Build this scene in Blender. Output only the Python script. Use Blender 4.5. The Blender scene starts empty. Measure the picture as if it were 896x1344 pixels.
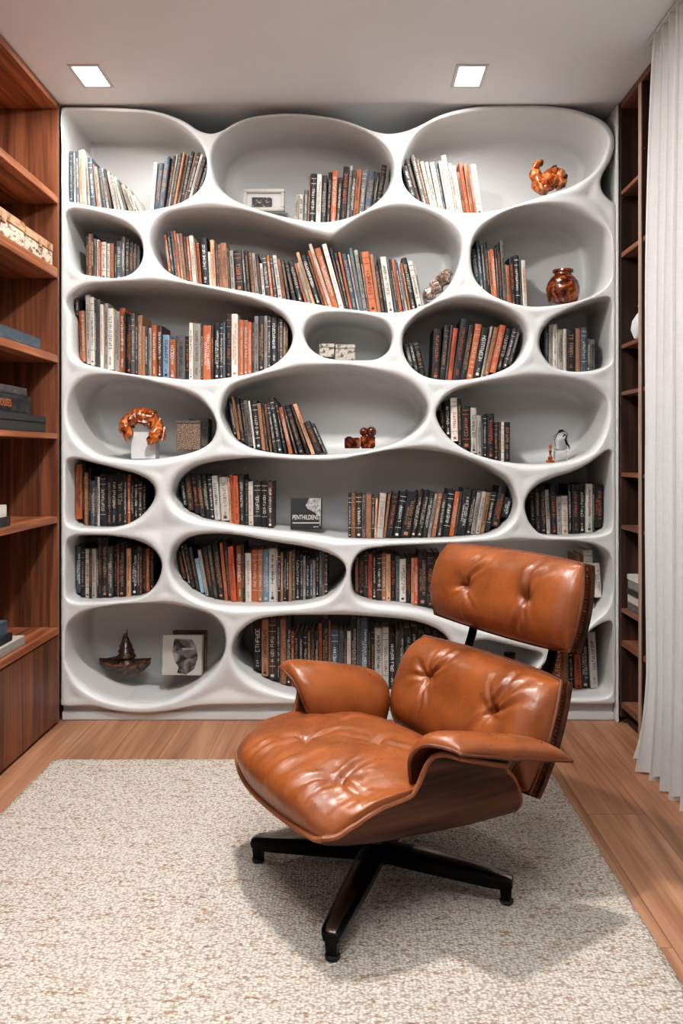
import bpy, bmesh, math, random
import numpy as np
from mathutils import Vector, Matrix, noise
from mathutils.geometry import delaunay_2d_cdt
R = math.radians
random.seed(7)
scene = bpy.context.scene
COL = scene.collection

# ------------------------------------------------------------------ measures
CAMZ, F, YF = 1.18, 1045.0, 3.5            # camera height, focal length in pixels, bookcase front plane
S = YF / F
CEIL = 2.715
def WX(px, d=YF): return (px - 465.0) * d / F
def WZ(py, d=YF): return CAMZ - (py - 595.0) * d / F

# ------------------------------------------------------------------ object helpers
def tag(o, label=None, cat=None, group=None, kind=None):
    if label: o['label'] = label
    if cat: o['category'] = cat
    if group: o['group'] = group
    if kind: o['kind'] = kind
    return o

def empty(name, loc=(0, 0, 0), rz=0.0):
    o = bpy.data.objects.new(name, None)
    o.empty_display_size = 0.1
    o.location = loc
    o.rotation_euler = (0, 0, rz)
    COL.objects.link(o)
    return o

def link_mesh(name, me, mat=None, parent=None, smooth=True, loc=None, angle=None):
    if mat is not None and not me.materials:
        for m in (mat if isinstance(mat, (list, tuple)) else [mat]):
            me.materials.append(m)
    if smooth:
        me.polygons.foreach_set('use_smooth', [True] * len(me.polygons))
        if angle is not None:
            me.set_sharp_from_angle(angle=R(angle))
    o = bpy.data.objects.new(name, me)
    COL.objects.link(o)
    if parent is not None: o.parent = parent
    if loc is not None: o.location = loc
    return o

class MB:
    """collects shapes for one mesh"""
    def __init__(self): self.v = []; self.f = []; self.mi = []
    def add(self, vs, fs, mi=0):
        b = len(self.v)
        self.v += [tuple(p) for p in vs]
        self.f += [tuple(i + b for i in f) for f in fs]
        self.mi += [mi] * len(fs)
        return self
    def box(self, x0, x1, y0, y1, z0, z1, mi=0):
        return self.add([(x0,y0,z0),(x1,y0,z0),(x1,y1,z0),(x0,y1,z0),(x0,y0,z1),(x1,y0,z1),(x1,y1,z1),(x0,y1,z1)],
                        [(0,3,2,1),(4,5,6,7),(0,1,5,4),(1,2,6,5),(2,3,7,6),(3,0,4,7)], mi)
    def tube(self, pts, r, n=8, closed=False, mi=0, caps=True):
        pts = [Vector(p) for p in pts]; m = len(pts)
        rs = r if isinstance(r, (list, tuple)) else [r] * m
        vs, fs = [], []
        prev = None
        for i in range(m):
            if closed: t = pts[(i+1) % m] - pts[i-1]
            else: t = pts[min(i+1, m-1)] - pts[max(i-1, 0)]
            t.normalize()
            if prev is None:
                a = Vector((0,0,1)) if abs(t.z) < .9 else Vector((1,0,0))
                nrm = a - t * a.dot(t)
            else: nrm = prev - t * prev.dot(t)
            nrm.normalize(); prev = nrm
            b = t.cross(nrm)
            for k in range(n):
                an = 2*math.pi*k/n
                vs.append(pts[i] + (nrm*math.cos(an) + b*math.sin(an)) * rs[i])
        for i in range(m if closed else m-1):
            j = (i+1) % m
            for k in range(n):
                l = (k+1) % n
                fs.append((i*n+k, i*n+l, j*n+l, j*n+k))
        if not closed and caps:
            fs.append(tuple(range(n))[::-1]); fs.append(tuple(range((m-1)*n, m*n)))
        return self.add(vs, fs, mi)
    def lathe(self, prof, n=32, c=(0,0,0), mi=0, fn=None):
        vs, fs = [], []
        for (r, z) in prof:
            for k in range(n):
                a = 2*math.pi*k/n
                rr = r * (fn(a, z) if fn else 1)
                vs.append((c[0]+rr*math.cos(a), c[1]+rr*math.sin(a), c[2]+z))
        for i in range(len(prof)-1):
            for k in range(n):
                l = (k+1) % n
                fs.append((i*n+k, i*n+l, (i+1)*n+l, (i+1)*n+k))
        fs.append(tuple(range(n))[::-1]); fs.append(tuple(range((len(prof)-1)*n, len(prof)*n)))
        return self.add(vs, fs, mi)
    def prism(self, poly, axis, a, b, mi=0):
        """poly of 2D points extruded along axis 'x','y' or 'z' from a to b"""
        def P(p, t): return {'x': (t, p[0], p[1]), 'y': (p[0], t, p[1]), 'z': (p[0], p[1], t)}[axis]
        n = len(poly)
        vs = [P(p, a) for p in poly] + [P(p, b) for p in poly]
        fs = [tuple(range(n))[::-1], tuple(range(n, 2*n))] + [(i, (i+1) % n, n+(i+1) % n, n+i) for i in range(n)]
        return self.add(vs, fs, mi)
    def mesh(self, name):
        me = bpy.data.meshes.new(name)
        me.from_pydata(self.v, [], self.f)
        return me
    def build(self, name, mat, parent=None, smooth=False, bevel=0, seg=2, loc=None, angle=40, fix=True):
        me = self.mesh(name)
        mats = mat if isinstance(mat, (list, tuple)) else [mat]
        for m in mats: me.materials.append(m)
        me.polygons.foreach_set('material_index', self.mi)
        if fix or bevel:
            bm = bmesh.new(); bm.from_mesh(me)
            if fix: bmesh.ops.recalc_face_normals(bm, faces=bm.faces)
            if bevel:
                es = [e for e in bm.edges if len(e.link_faces) == 2 and e.calc_face_angle(0) > R(35)]
                bmesh.ops.bevel(bm, geom=es, offset=bevel, segments=seg, affect='EDGES', clamp_overlap=True)
            bm.to_mesh(me); bm.free()
        return link_mesh(name, me, None, parent, smooth or bevel > 0, loc, angle)

def grid_mesh(name, P, mat, parent=None, close_u=False, close_v=False, smooth=True, loc=None, angle=None):
    """P: array (nu,nv,3) of points"""
    nu, nv = P.shape[:2]
    fs = []
    for i in range(nu if close_u else nu-1):
        for j in range(nv if close_v else nv-1):
            a, b = (i+1) % nu, (j+1) % nv
            fs.append((i*nv+j, a*nv+j, a*nv+b, i*nv+b))
    me = bpy.data.meshes.new(name)
    me.from_pydata([tuple(p) for p in P.reshape(-1, 3)], [], fs)
    bm = bmesh.new(); bm.from_mesh(me)
    bmesh.ops.remove_doubles(bm, verts=bm.verts, dist=1e-5)
    bmesh.ops.recalc_face_normals(bm, faces=bm.faces)
    bm.to_mesh(me); bm.free()
    return link_mesh(name, me, mat, parent, smooth, loc, angle)

def skin_mesh(name, verts, edges, radii, mat, parent=None, sub=2, disp=0.0, nscale=40.0, root=0, loc=None):
    me = bpy.data.meshes.new(name + '_skel')
    me.from_pydata(verts, edges, [])
    o = bpy.data.objects.new(name + '_skel', me); COL.objects.link(o)
    m = o.modifiers.new('s', 'SKIN'); m.use_smooth_shade = True
    for i, d in enumerate(me.skin_vertices[0].data):
        r = radii[i]; d.radius = r if isinstance(r, tuple) else (r, r); d.use_root = (i == root)
    sb = o.modifiers.new('b', 'SUBSURF'); sb.levels = sub; sb.render_levels = sub
    dg = bpy.context.evaluated_depsgraph_get(); dg.update()
    out = bpy.data.meshes.new_from_object(o.evaluated_get(dg))
    bpy.data.objects.remove(o); bpy.data.meshes.remove(me)
    out.name = name
    if disp:
        for v in out.vertices:
            n = v.normal.copy()
            v.co += n * disp * (noise.noise(v.co * nscale) + .5*noise.noise(v.co * nscale * 2.3))
    out.materials.clear()
    return link_mesh(name, out, mat, parent, True, loc)

def text_mesh(name, body, size, mat, parent, M, depth=0.0004, sx=1.0, align='LEFT'):
    cu = bpy.data.curves.new(name, 'FONT'); cu.body = body; cu.size = size; cu.extrude = depth; cu.align_x = align
    o = bpy.data.objects.new(name, cu); COL.objects.link(o)
    dg = bpy.context.evaluated_depsgraph_get(); dg.update()
    me = bpy.data.meshes.new_from_object(o.evaluated_get(dg))
    bpy.data.objects.remove(o); bpy.data.curves.remove(cu)
    me.transform(M @ Matrix.Diagonal((sx, 1, 1, 1)))
    me.name = name
    me.materials.clear()
    return link_mesh(name, me, mat, parent, False)

# ------------------------------------------------------------------ materials
def srgb(r, g, b):
    f = lambda c: (c/255/12.92) if c/255 <= .04045 else ((c/255+.055)/1.055)**2.4
    return (f(r), f(g), f(b), 1)

class NT:
    def __init__(self, name):
        self.m = bpy.data.materials.new(name); self.m.use_nodes = True
        self.t = self.m.node_tree; self.n = self.t.nodes; self.l = self.t.links
        self.b = self.n['Principled BSDF']
    def node(self, typ, **kw):
        x = self.n.new(typ)
        for k, v in kw.items():
            if k.startswith('i_'):
                key = k[2:].replace('_', ' ')
                x.inputs[key].default_value = v
            else: setattr(x, k, v)
        return x
    def link(self, a, b): self.l.new(a, b)
    def ramp(self, stops):
        r = self.n.new('ShaderNodeValToRGB'); e = r.color_ramp.elements
        while len(e) < len(stops): e.new(.5)
        for i, (p, c) in enumerate(stops): e[i].position = p; e[i].color = c
        return r
    def coord(self, scale=(1,1,1), rot=(0,0,0), kind='Object'):
        tc = self.n.new('ShaderNodeTexCoord'); mp = self.n.new('ShaderNodeMapping')
        mp.inputs['Scale'].default_value = scale; mp.inputs['Rotation'].default_value = rot
        self.link(tc.outputs[kind], mp.inputs['Vector']); return mp.outputs['Vector']
    def bump(self, h, strength=.2, dist=.002):
        b = self.n.new('ShaderNodeBump'); b.inputs['Strength'].default_value = strength; b.inputs['Distance'].default_value = dist
        self.link(h, b.inputs['Height']); self.link(b.outputs['Normal'], self.b.inputs['Normal']); return b
    def set(self, **kw):
        for k, v in kw.items(): self.b.inputs[k.replace('_', ' ')].default_value = v
        return self

def mat_plain(name, col, rough=.5, var=.06, nscale=30, bump=0.0, metal=0.0, **kw):
    t = NT(name); t.set(Roughness=rough, Metallic=metal, **kw)
    n = t.node('ShaderNodeTexNoise'); n.inputs['Scale'].default_value = nscale; n.inputs['Detail'].default_value = 4
    t.link(t.coord(), n.inputs['Vector'])
    lo = tuple(c*(1-var) for c in col[:3]) + (1,); hi = tuple(min(1, c*(1+var)) for c in col[:3]) + (1,)
    r = t.ramp([(.3, lo), (.7, hi)])
    t.link(n.outputs['Fac'], r.inputs['Fac']); t.link(r.outputs['Color'], t.b.inputs['Base Color'])
    if bump: t.bump(n.outputs['Fac'], bump)
    return t.m

def mat_wood(name, dark, mid, light, axis='Z', rough=.45, scale=1.0, bump=.06, planks=None):
    """grain running along axis"""
    t = NT(name); t.set(Roughness=rough)
    k = 14*scale
    sc = {'X': (.06*k, k, k), 'Y': (k, .06*k, k), 'Z': (k, k, .06*k)}[axis]
    v = t.coord(sc)
    n1 = t.node('ShaderNodeTexNoise'); n1.inputs['Scale'].default_value = 1.0; n1.inputs['Detail'].default_value = 6; n1.inputs['Distortion'].default_value = 1.2
    sc2 = {'X': (.03*k*6, k*6, k*6), 'Y': (k*6, .03*k*6, k*6), 'Z': (k*6, k*6, .03*k*6)}[axis]
    v2 = t.coord(sc2)
    n2 = t.node('ShaderNodeTexNoise'); n2.inputs['Scale'].default_value = 1.0; n2.inputs['Detail'].default_value = 3
    src = v
    pl = None
    if planks:
        br = t.node('ShaderNodeTexBrick'); br.offset = .37; br.inputs['Scale'].default_value = 1
        br.inputs['Brick Width'].default_value = planks[1]; br.inputs['Row Height'].default_value = planks[0]
        br.inputs['Mortar Size'].default_value = .0012; br.inputs['Mortar Smooth'].default_value = .1
        br.inputs['Color1'].default_value = (0,0,0,1); br.inputs['Color2'].default_value = (1,1,1,1); br.inputs['Mortar'].default_value = (.5,.5,.5,1)
        t.link(t.coord((1,1,1), (0,0,R(90))), br.inputs['Vector'])
        ad = t.node('ShaderNodeVectorMath', operation='MULTIPLY_ADD')
        ad.inputs[1].default_value = (7, 7, 7)
        t.link(br.outputs['Color'], ad.inputs[0]); t.link(v, ad.inputs[2]); src = ad.outputs[0]
        pl = br
    t.link(src, n1.inputs['Vector']); t.link(v2, n2.inputs['Vector'])
    mx = t.node('ShaderNodeMath', operation='MULTIPLY_ADD'); mx.inputs[1].default_value = .35
    t.link(n2.outputs['Fac'], mx.inputs[0]); 
    sb = t.node('ShaderNodeMath', operation='MULTIPLY'); sb.inputs[1].default_value = .72
    t.link(n1.outputs['Fac'], sb.inputs[0]); t.link(sb.outputs[0], mx.inputs[2])
    r = t.ramp([(.36, dark), (.52, mid), (.68, light)])
    t.link(mx.outputs[0], r.inputs['Fac'])
    out = r.outputs['Color']
    if pl:
        m1 = t.node('ShaderNodeMix', data_type='RGBA', blend_type='MULTIPLY'); m1.inputs['Factor'].default_value = 1
        rr = t.ramp([(0, (.92,.91,.90,1)), (1, (1.04,1.03,1.02,1))]); t.link(pl.outputs['Color'], rr.inputs['Fac'])
        t.link(out, m1.inputs['A']); t.link(rr.outputs['Color'], m1.inputs['B'])
        m2 = t.node('ShaderNodeMix', data_type='RGBA'); t.link(pl.outputs['Fac'], m2.inputs['Factor'])
        t.link(m1.outputs['Result'], m2.inputs['A']); m2.inputs['B'].default_value = tuple(c*.7 for c in dark[:3]) + (1,)
        out = m2.outputs['Result']
    t.link(out, t.b.inputs['Base Color'])
    if bump: t.bump(mx.outputs[0], bump, .003)
    return t.m

def mat_leather(name, col, dark):
    t = NT(name); t.set(Roughness=.40)
    t.b.inputs['Specular IOR Level'].default_value = .5
    v = t.coord()
    n = t.node('ShaderNodeTexNoise'); n.inputs['Scale'].default_value = 9; n.inputs['Detail'].default_value = 6
    t.link(v, n.inputs['Vector'])
    r = t.ramp([(.3, dark), (.62, col)]); t.link(n.outputs['Fac'], r.inputs['Fac'])
    t.link(r.outputs['Color'], t.b.inputs['Base Color'])
    vo = t.node('ShaderNodeTexVoronoi'); vo.inputs['Scale'].default_value = 420; t.link(v, vo.inputs['Vector'])
    n2 = t.node('ShaderNodeTexNoise'); n2.inputs['Scale'].default_value = 60; n2.inputs['Detail'].default_value = 5; t.link(v, n2.inputs['Vector'])
    a = t.node('ShaderNodeMath', operation='MULTIPLY_ADD'); a.inputs[1].default_value = .08
    t.link(vo.outputs['Distance'], a.inputs[0]); t.link(n2.outputs['Fac'], a.inputs[2])
    n3 = t.node('ShaderNodeTexNoise'); n3.inputs['Scale'].default_value = 1; n3.inputs['Detail'].default_value = 4; n3.inputs['Distortion'].default_value = 1.0; t.link(t.coord((16, 34, 16)), n3.inputs['Vector'])
    a2 = t.node('ShaderNodeMath', operation='MULTIPLY_ADD'); a2.inputs[1].default_value = 1.6; t.link(n3.outputs['Fac'], a2.inputs[0]); t.link(a.outputs[0], a2.inputs[2])
    t.bump(a2.outputs[0], .22, .0035)
    rr = t.ramp([(.3, (.27,.27,.27,1)), (.7, (.42,.42,.42,1))]); t.link(n2.outputs['Fac'], rr.inputs['Fac']); t.link(rr.outputs['Color'], t.b.inputs['Roughness'])
    return t.m

def mat_rug():
    t = NT('rug_loops'); t.set(Roughness=.95); t.b.inputs['Specular IOR Level'].default_value = .1
    v = t.coord((1, 1.0, 1))
    wn = t.node('ShaderNodeTexNoise'); wn.inputs['Scale'].default_value = 3; t.link(v, wn.inputs['Vector'])
    ma = t.node('ShaderNodeVectorMath', operation='MULTIPLY_ADD'); ma.inputs[1].default_value = (.03,.03,0)
    t.link(wn.outputs['Color'], ma.inputs[0]); t.link(v, ma.inputs[2])
    st = t.node('ShaderNodeVectorMath', operation='MULTIPLY'); st.inputs[1].default_value = (.75, 1.2, 1); t.link(ma.outputs[0], st.inputs[0])
    vo = t.node('ShaderNodeTexVoronoi'); vo.inputs['Scale'].default_value = 150; vo.inputs['Randomness'].default_value = .8; t.link(st.outputs[0], vo.inputs['Vector'])
    # per-loop tone, rare brown loops gathered in weft streaks
    sx = t.node('ShaderNodeSeparateColor'); t.link(vo.outputs['Color'], sx.inputs['Color'])
    sn = t.node('ShaderNodeTexNoise'); sn.inputs['Scale'].default_value = 1; sn.inputs['Detail'].default_value = 3; t.link(t.coord((7, 60, 1)), sn.inputs['Vector'])
    ad = t.node('ShaderNodeMath', operation='MULTIPLY_ADD'); ad.inputs[1].default_value = .7; t.link(sn.outputs['Fac'], ad.inputs[0])
    ms = t.node('ShaderNodeMath', operation='MULTIPLY'); ms.inputs[1].default_value = .55; t.link(sx.outputs['Red'], ms.inputs[0]); t.link(ms.outputs[0], ad.inputs[2])
    r = t.ramp([(.2, srgb(200,193,184)), (.5, srgb(218,212,205)), (.80, srgb(206,197,186)), (.95, srgb(170,140,116))])
    t.link(ad.outputs[0], r.inputs['Fac'])
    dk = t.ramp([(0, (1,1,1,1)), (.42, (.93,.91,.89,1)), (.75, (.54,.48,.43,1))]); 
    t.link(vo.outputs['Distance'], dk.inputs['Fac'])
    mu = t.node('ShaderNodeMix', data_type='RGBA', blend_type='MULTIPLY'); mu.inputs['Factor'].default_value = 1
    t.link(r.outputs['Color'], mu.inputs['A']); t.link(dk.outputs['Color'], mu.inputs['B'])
    t.link(mu.outputs['Result'], t.b.inputs['Base Color'])
    iv = t.node('ShaderNodeMath', operation='SUBTRACT'); iv.inputs[0].default_value = 1; t.link(vo.outputs['Distance'], iv.inputs[1])
    t.bump(iv.outputs[0], 1.0, .006)
    return t.m

def mat_curtain():
    t = NT('linen_curtain'); t.set(Roughness=.9); t.b.inputs['Specular IOR Level'].default_value = .1
    v = t.coord((1,1,1))
    n = t.node('ShaderNodeTexNoise'); n.inputs['Scale'].default_value = 1; n.inputs['Detail'].default_value = 3; t.link(t.coord((400,400,25)), n.inputs['Vector'])
    n2 = t.node('ShaderNodeTexNoise'); n2.inputs['Scale'].default_value = 1; t.link(t.coord((40,40,500)), n2.inputs['Vector'])
    a = t.node('ShaderNodeMath', operation='ADD'); t.link(n.outputs['Fac'], a.inputs[0]); t.link(n2.outputs['Fac'], a.inputs[1])
    r = t.ramp([(.3, srgb(222,221,219)), (.75, srgb(243,242,239))]); 
    h = t.node('ShaderNodeMath', operation='MULTIPLY'); h.inputs[1].default_value = .5; t.link(a.outputs[0], h.inputs[0])
    t.link(h.outputs[0], r.inputs['Fac']); t.link(r.outputs['Color'], t.b.inputs['Base Color'])
    t.bump(a.outputs[0], .25, .001)
    tr = t.node('ShaderNodeBsdfTranslucent'); tr.inputs['Color'].default_value = srgb(235,232,226)
    mx = t.node('ShaderNodeMixShader'); mx.inputs['Fac'].default_value = .25
    t.link(t.b.outputs[0], mx.inputs[1]); t.link(tr.outputs[0], mx.inputs[2])
    t.link(mx.outputs[0], t.n['Material Output'].inputs['Surface'])
    return t.m

def mat_glass(name, col=(.95,.95,.95,1), rough=.02):
    t = NT(name); t.set(Roughness=rough, IOR=1.45); t.b.inputs['Base Color'].default_value = col
    t.b.inputs['Transmission Weight'].default_value = 1.0
    return t.m

def mat_amber(name, c0, c1, c2, scale=28, rough=.18):
    t = NT(name); t.set(Roughness=rough); t.b.inputs['Coat Weight'].default_value = .4
    v = t.coord()
    n = t.node('ShaderNodeTexNoise'); n.inputs['Scale'].default_value = scale; n.inputs['Detail'].default_value = 5; n.inputs['Distortion'].default_value = 1.5
    t.link(v, n.inputs['Vector'])
    r = t.ramp([(.34, c0), (.52, c1), (.72, c2)]); t.link(n.outputs['Fac'], r.inputs['Fac']); t.link(r.outputs['Color'], t.b.inputs['Base Color'])
    t.bump(n.outputs['Fac'], .4, .006)
    return t.m

def mat_emit(name, col, strength):
    t = NT(name); t.b.inputs['Base Color'].default_value = (0.8,.8,.8,1)
    t.b.inputs['Emission Color'].default_value = col; t.b.inputs['Emission Strength'].default_value = strength
    return t.m

def mat_print(name, base, ink, scale=(40,40,40), lo=.45, hi=.55, rough=.5):
    t = NT(name); t.set(Roughness=rough)
    n = t.node('ShaderNodeTexNoise'); n.inputs['Scale'].default_value = 1; n.inputs['Detail'].default_value = 5; n.inputs['Distortion'].default_value = .6
    t.link(t.coord(scale), n.inputs['Vector'])
    r = t.ramp([(lo, base), (hi, ink)]); t.link(n.outputs['Fac'], r.inputs['Fac']); t.link(r.outputs['Color'], t.b.inputs['Base Color'])
    return t.m

M = {}
M['plaster'] = mat_plain('white_plaster', srgb(226,225,223), .7, .015, 6)
M['thread'] = mat_plain('tan_thread', srgb(150,96,60), .7)
M['pale_edge'] = mat_wood('pale_walnut_edge', srgb(128,104,90), srgb(162,138,122), srgb(184,160,144), 'Z', .5)
M['ceiling'] = mat_plain('ceiling_paint', srgb(226,229,231), .85, .012, 4)
M['bookcase'] = mat_plain('white_lacquer', srgb(207,206,204), .42, .012, 8)
M['walnut'] = mat_wood('walnut_vertical', srgb(62,34,22), srgb(104,62,42), srgb(138,88,60), 'Z', .42)
M['walnut_y'] = mat_wood('walnut_shelf', srgb(88,48,30), srgb(142,86,56), srgb(176,114,78), 'Y', .42)
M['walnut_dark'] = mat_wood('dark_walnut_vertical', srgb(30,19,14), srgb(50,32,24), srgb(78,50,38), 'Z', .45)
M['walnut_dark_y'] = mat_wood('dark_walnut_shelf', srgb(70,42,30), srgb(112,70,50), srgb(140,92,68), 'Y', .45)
M['floor'] = mat_wood('oak_floor', srgb(112,75,53), srgb(150,106,79), srgb(174,131,101), 'Y', .42, .8, .05, planks=(.19, 1.9))
M['ply'] = mat_wood('chair_plywood', srgb(38,21,14), srgb(68,40,28), srgb(94,58,41), 'X', .48, 1.1)
M['leather'] = mat_leather('cognac_leather', srgb(138,76,36), srgb(110,57,26))
M['ply'].node_tree.nodes['Principled BSDF'].inputs['Specular IOR Level'].default_value = .2
M['leather_dark'] = mat_leather('dark_leather', srgb(92,48,28), srgb(66,34,22))
M['welt'] = mat_plain('leather_welt', srgb(96,50,27), .62, .1, 60)
M['welt_light'] = mat_plain('tan_welt', srgb(128,72,40), .6, .1, 60)
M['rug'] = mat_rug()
M['curtain'] = mat_curtain()
M['black_metal'] = mat_plain('black_metal', srgb(26,24,23), .3, .1, 40, metal=.85)
M['chrome'] = mat_plain('dark_chrome', srgb(170,160,150), .22, .05, 40, metal=1.0)
M['rubber'] = mat_plain('black_rubber', srgb(18,17,17), .6)
M['trim_white'] = mat_plain('white_trim', srgb(205,205,204), .5, .01)
M['lamp'] = mat_emit('lamp_diffuser', (1,.98,.95,1), 14)
M['amber'] = mat_amber('amber_resin', srgb(70,26,10), srgb(160,76,28), srgb(222,150,88))
M['amber_dark'] = mat_amber('dark_amber_glass', srgb(26,10,6), srgb(98,42,18), srgb(196,108,52), 22)
M['crystal'] = mat_amber('smoky_crystal', srgb(52,42,36), srgb(128,106,92), srgb(205,190,175), 40, .15)
M['bronze'] = mat_amber('boat_bronze', srgb(26,16,12), srgb(64,42,30), srgb(120,82,58), 30, .35)
M['glass'] = mat_glass('clear_glass')
M['smoke_glass'] = mat_glass('smoked_glass', (.35,.33,.31,1))
M['pages'] = mat_print('page_edges', srgb(206,190,168), srgb(168,148,124), (25,25,900), .4, .65, .8)
M['block_white'] = mat_plain('white_block', srgb(205,203,200), .6, .02)
# ------------------------------------------------------------------ sculpted bookcase
DEPTH, FIL = .37, .065
NICHE = {
 'N1': [(83,146),(90,144.5),(154,146),(204,150),(237,163),(262,186),(270,205),(269.5,228),(260,247),(237,264),(209,272),(187,274.5),(140,272),(98,265),(86,262),(83,252),(82.5,200)],
 'N2': [(278,202),(285,183),(307,166.5),(328,157.5),(370,153),(412,155),(453,162.5),(490,180),(509,202),(514,222),(506,250),(484,272),(456,285),(425,289.5),(392,287),(356,279),(322,268),(300,256),(285,240),(279,220)],
 'N3': [(527,220),(531,198.5),(546,174),(574,157),(617,146),(671,142),(724,144),(760,151.5),(787,165),(797.5,182.5),(794,202),(781,223.5),(756,239.5),(724,252),(688,264.5),(660,273.5),(628,277),(581,272),(549,261),(531,241)],
 'N4': [(86,280),(92,275),(112,276.5),(145,285),(168,297),(181.6,311),(186,325),(184,342),(173,357),(154,364),(126,362),(103.5,357),(94,350),(89,331),(86,300)],
 'N5': [(197.5,317),(202,297),(217,281),(239,274.5),(271,272),(308,274),(345,283),(385,296),(415,306),(436,310),(446,303),(464,290),(488,277.5),(513,272),(542,272.5),(569,281),(591,297),(603.6,314),(605,334),(599,356),(586,378),(567,395),(542,405),(513,409.5),(483,408),(439,402.6),(390,393),(362,389),(325,382),(288,376),(251,369.5),(227,360),(207,344)],
 'N6': [(619,334),(624,313),(642,291),(671,275),(710,268),(746,272),(778,286),(798,302),(803,320),(803,363),(792,379),(763.6,393),(724,400),(688.6,400),(660,393),(638.6,381),(624,363)],
 'N7': [(85.5,396),(91,386),(110,375),(145,370.5),(192,369.4),(227,371),(264,377),(300,385),(337,395),(362,407.5),(376.6,422),(383,439.4),(379,456.6),(364,474),(345,485),(312,493),(276,497),(237,497),(216,495),(173,491),(134,483),(103,474),(95,466),(93,442),(92,415)],
 'N8': [(398.6,437),(405,422),(419.5,413),(451,410.5),(483,414.5),(505.4,423),(514.7,439.4),(510,459),(495.6,470),(463.7,472.6),(439,471.5),(419.5,466),(405,454)],
 'N9': [(528.6,451),(532,433),(550,411),(582,395.5),(618,392),(653.6,399),(678.6,413),(692,431),(692,451),(678.6,474),(653.6,488),(621,496.5),(585.7,498),(560.7,493.6),(543,483),(532,467)],
 'N10': [(710.7,456),(712.5,436),(725,418.6),(750,404),(778.6,393),(798,389.5),(803,394),(803.5,430),(803.5,472),(800,478),(789,483),(764,487),(743,485.7),(725,479)],
 'N11': [(87,531),(94,510),(110,496.5),(133.6,492),(169,494),(204,502.5),(239,513),(262.5,526),(279,545),(283,561.5),(276.5,578),(260,589.7),(227,599),(187.5,603.5),(152,602.5),(122,595),(100,577),(89,556)],
 'N12': [(289,546),(292,524),(304,507),(331.6,496),(365,487.6),(401,482),(443,479.5),(470,482),(500,489),(525,497),(550,513),(562,533),(559,551),(543,568.6),(518,582),(490,590),(460,595.5),(429,597),(387,597),(354,594),(326,587.5),(304,574)],
 'N13': [(573,543.6),(578.6,529),(596,513),(625,504),(668,497),(714,494.5),(750,498),(778.6,507),(796,522),(799,543.6),(793,568),(778.6,592),(750,604.5),(714,609),(678.6,608),(643,602),(611,590),(586,570)],
 'N14': [(85.5,612),(88,604),(96,602),(122,608),(157,616.5),(180.5,624),(196,634.5),(201,646),(197,660),(183,677),(167,687.5),(145,693.5),(122,694),(98,692.5),(88,688),(85.5,678),(85.5,640)],
 'N15': [(223,650),(230,630),(250,613),(276,606),(332,601),(398,604.5),(440,604),(480,597),(515,590.5),(546,589),(580,592.5),(607,599),(643,614),(669,633),(677.5,651),(679,668),(671,685),(652,700),(610,707),(546,709.5),(482,710),(440,707.5),(429,705.5),(387,700),(332,694),(290,688),(256,680.5),(234,668)],
 'N16': [(690,663.6),(694.5,650),(708,637),(728,627.5),(748,621),(768,612),(786,600),(797,591),(802.5,592),(803.5,610),(803.5,690),(800,698),(788,702),(760,704.5),(737,705),(711,701.5),(696.6,687)],
 'N17': [(86,714),(92,706),(122,703),(157,705.5),(180.5,712),(199,722),(209,735),(210.5,747),(204,766),(192,779.5),(176,786.5),(133.6,790.5),(98,790.5),(88,786),(85.5,776),(85.5,740)],
 'N18': [(222,745),(226,722),(242,708),(276,701),(312,703),(354,711),(401,719),(432,728),(449,738),(454,749),(449,766),(432,784),(401,794),(354,797.5),(304,797),(276,793.5),(248,781.5),(229,763)],
 'N19': [(461,765),(462.5,742),(474,725),(504,718),(546,715.5),(610,713),(694,710),(758,711),(785,717),(800,727),(804.5,742),(804,780),(796,800),(782,813),(761,831),(740,842),(715,845),(680,838),(625,826),(588,812),(559,803),(525,796.5),(482,791.5),(466,783)],
 'N20': [(304,856),(311,835),(335,816),(369.6,809.5),(428,809),(497,811.5),(549,818),(577,829.5),(591,844),(597,865),(590,890),(565,908),(510,916),(440,917),(390,915.5),(352,905),(325,889.5),(309,873)],
 'N21': [(607,862),(614,847),(635,841),(670,848),(695,854),(710,858),(712,864),(702,878),(696,894),(680,906),(650,911),(622,905),(609,886)],
 'N22': [(805,822),(801,815.5),(788,820),(770,833),(748,850),(728,862),(714,873),(707,889),(708,904),(716,913),(740,917),(785,917),(800,914),(804.5,905),(805,870)],
 'N23': [(84.5,848),(87,822),(105,806),(134,797),(171.6,793),(215,794),(255.7,801),(279,811),(292.5,828),(295,846),(290.5,864),(276,884),(256,901),(232.5,916),(208,924),(186,926.5),(151,922.5),(122,911.5),(97,891),(86,870)],
}
OUTER = [(79,926),(85,928),(120,927.5),(150,934),(186,937),(222,934),(255,928),(300,926),(450,925),(650,925),(780,925),(803,925),(808,923),(808,912),(808,880),(808,700),(808,500),(808,300),(808,272),(807,266),(801,262),(792,252),(788.5,240),(792,227),(803,206),(806.5,180),(796,161),(766,146),(726,138.5),(671,137.2),(617,140),(578,150),(548,165),(529,172),(508,174.5),(490,171),(453,157.5),(412,150),(371,148),(330,152.5),(308,160.5),(291,170.5),(276,174.5),(262,171),(240,157.5),(206,145.5),(156,140.5),(110,139.5),(84,139.5),(79,141),(79,155),(79,200),(79,400),(79,700),(79,880),(79,915)]

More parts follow.
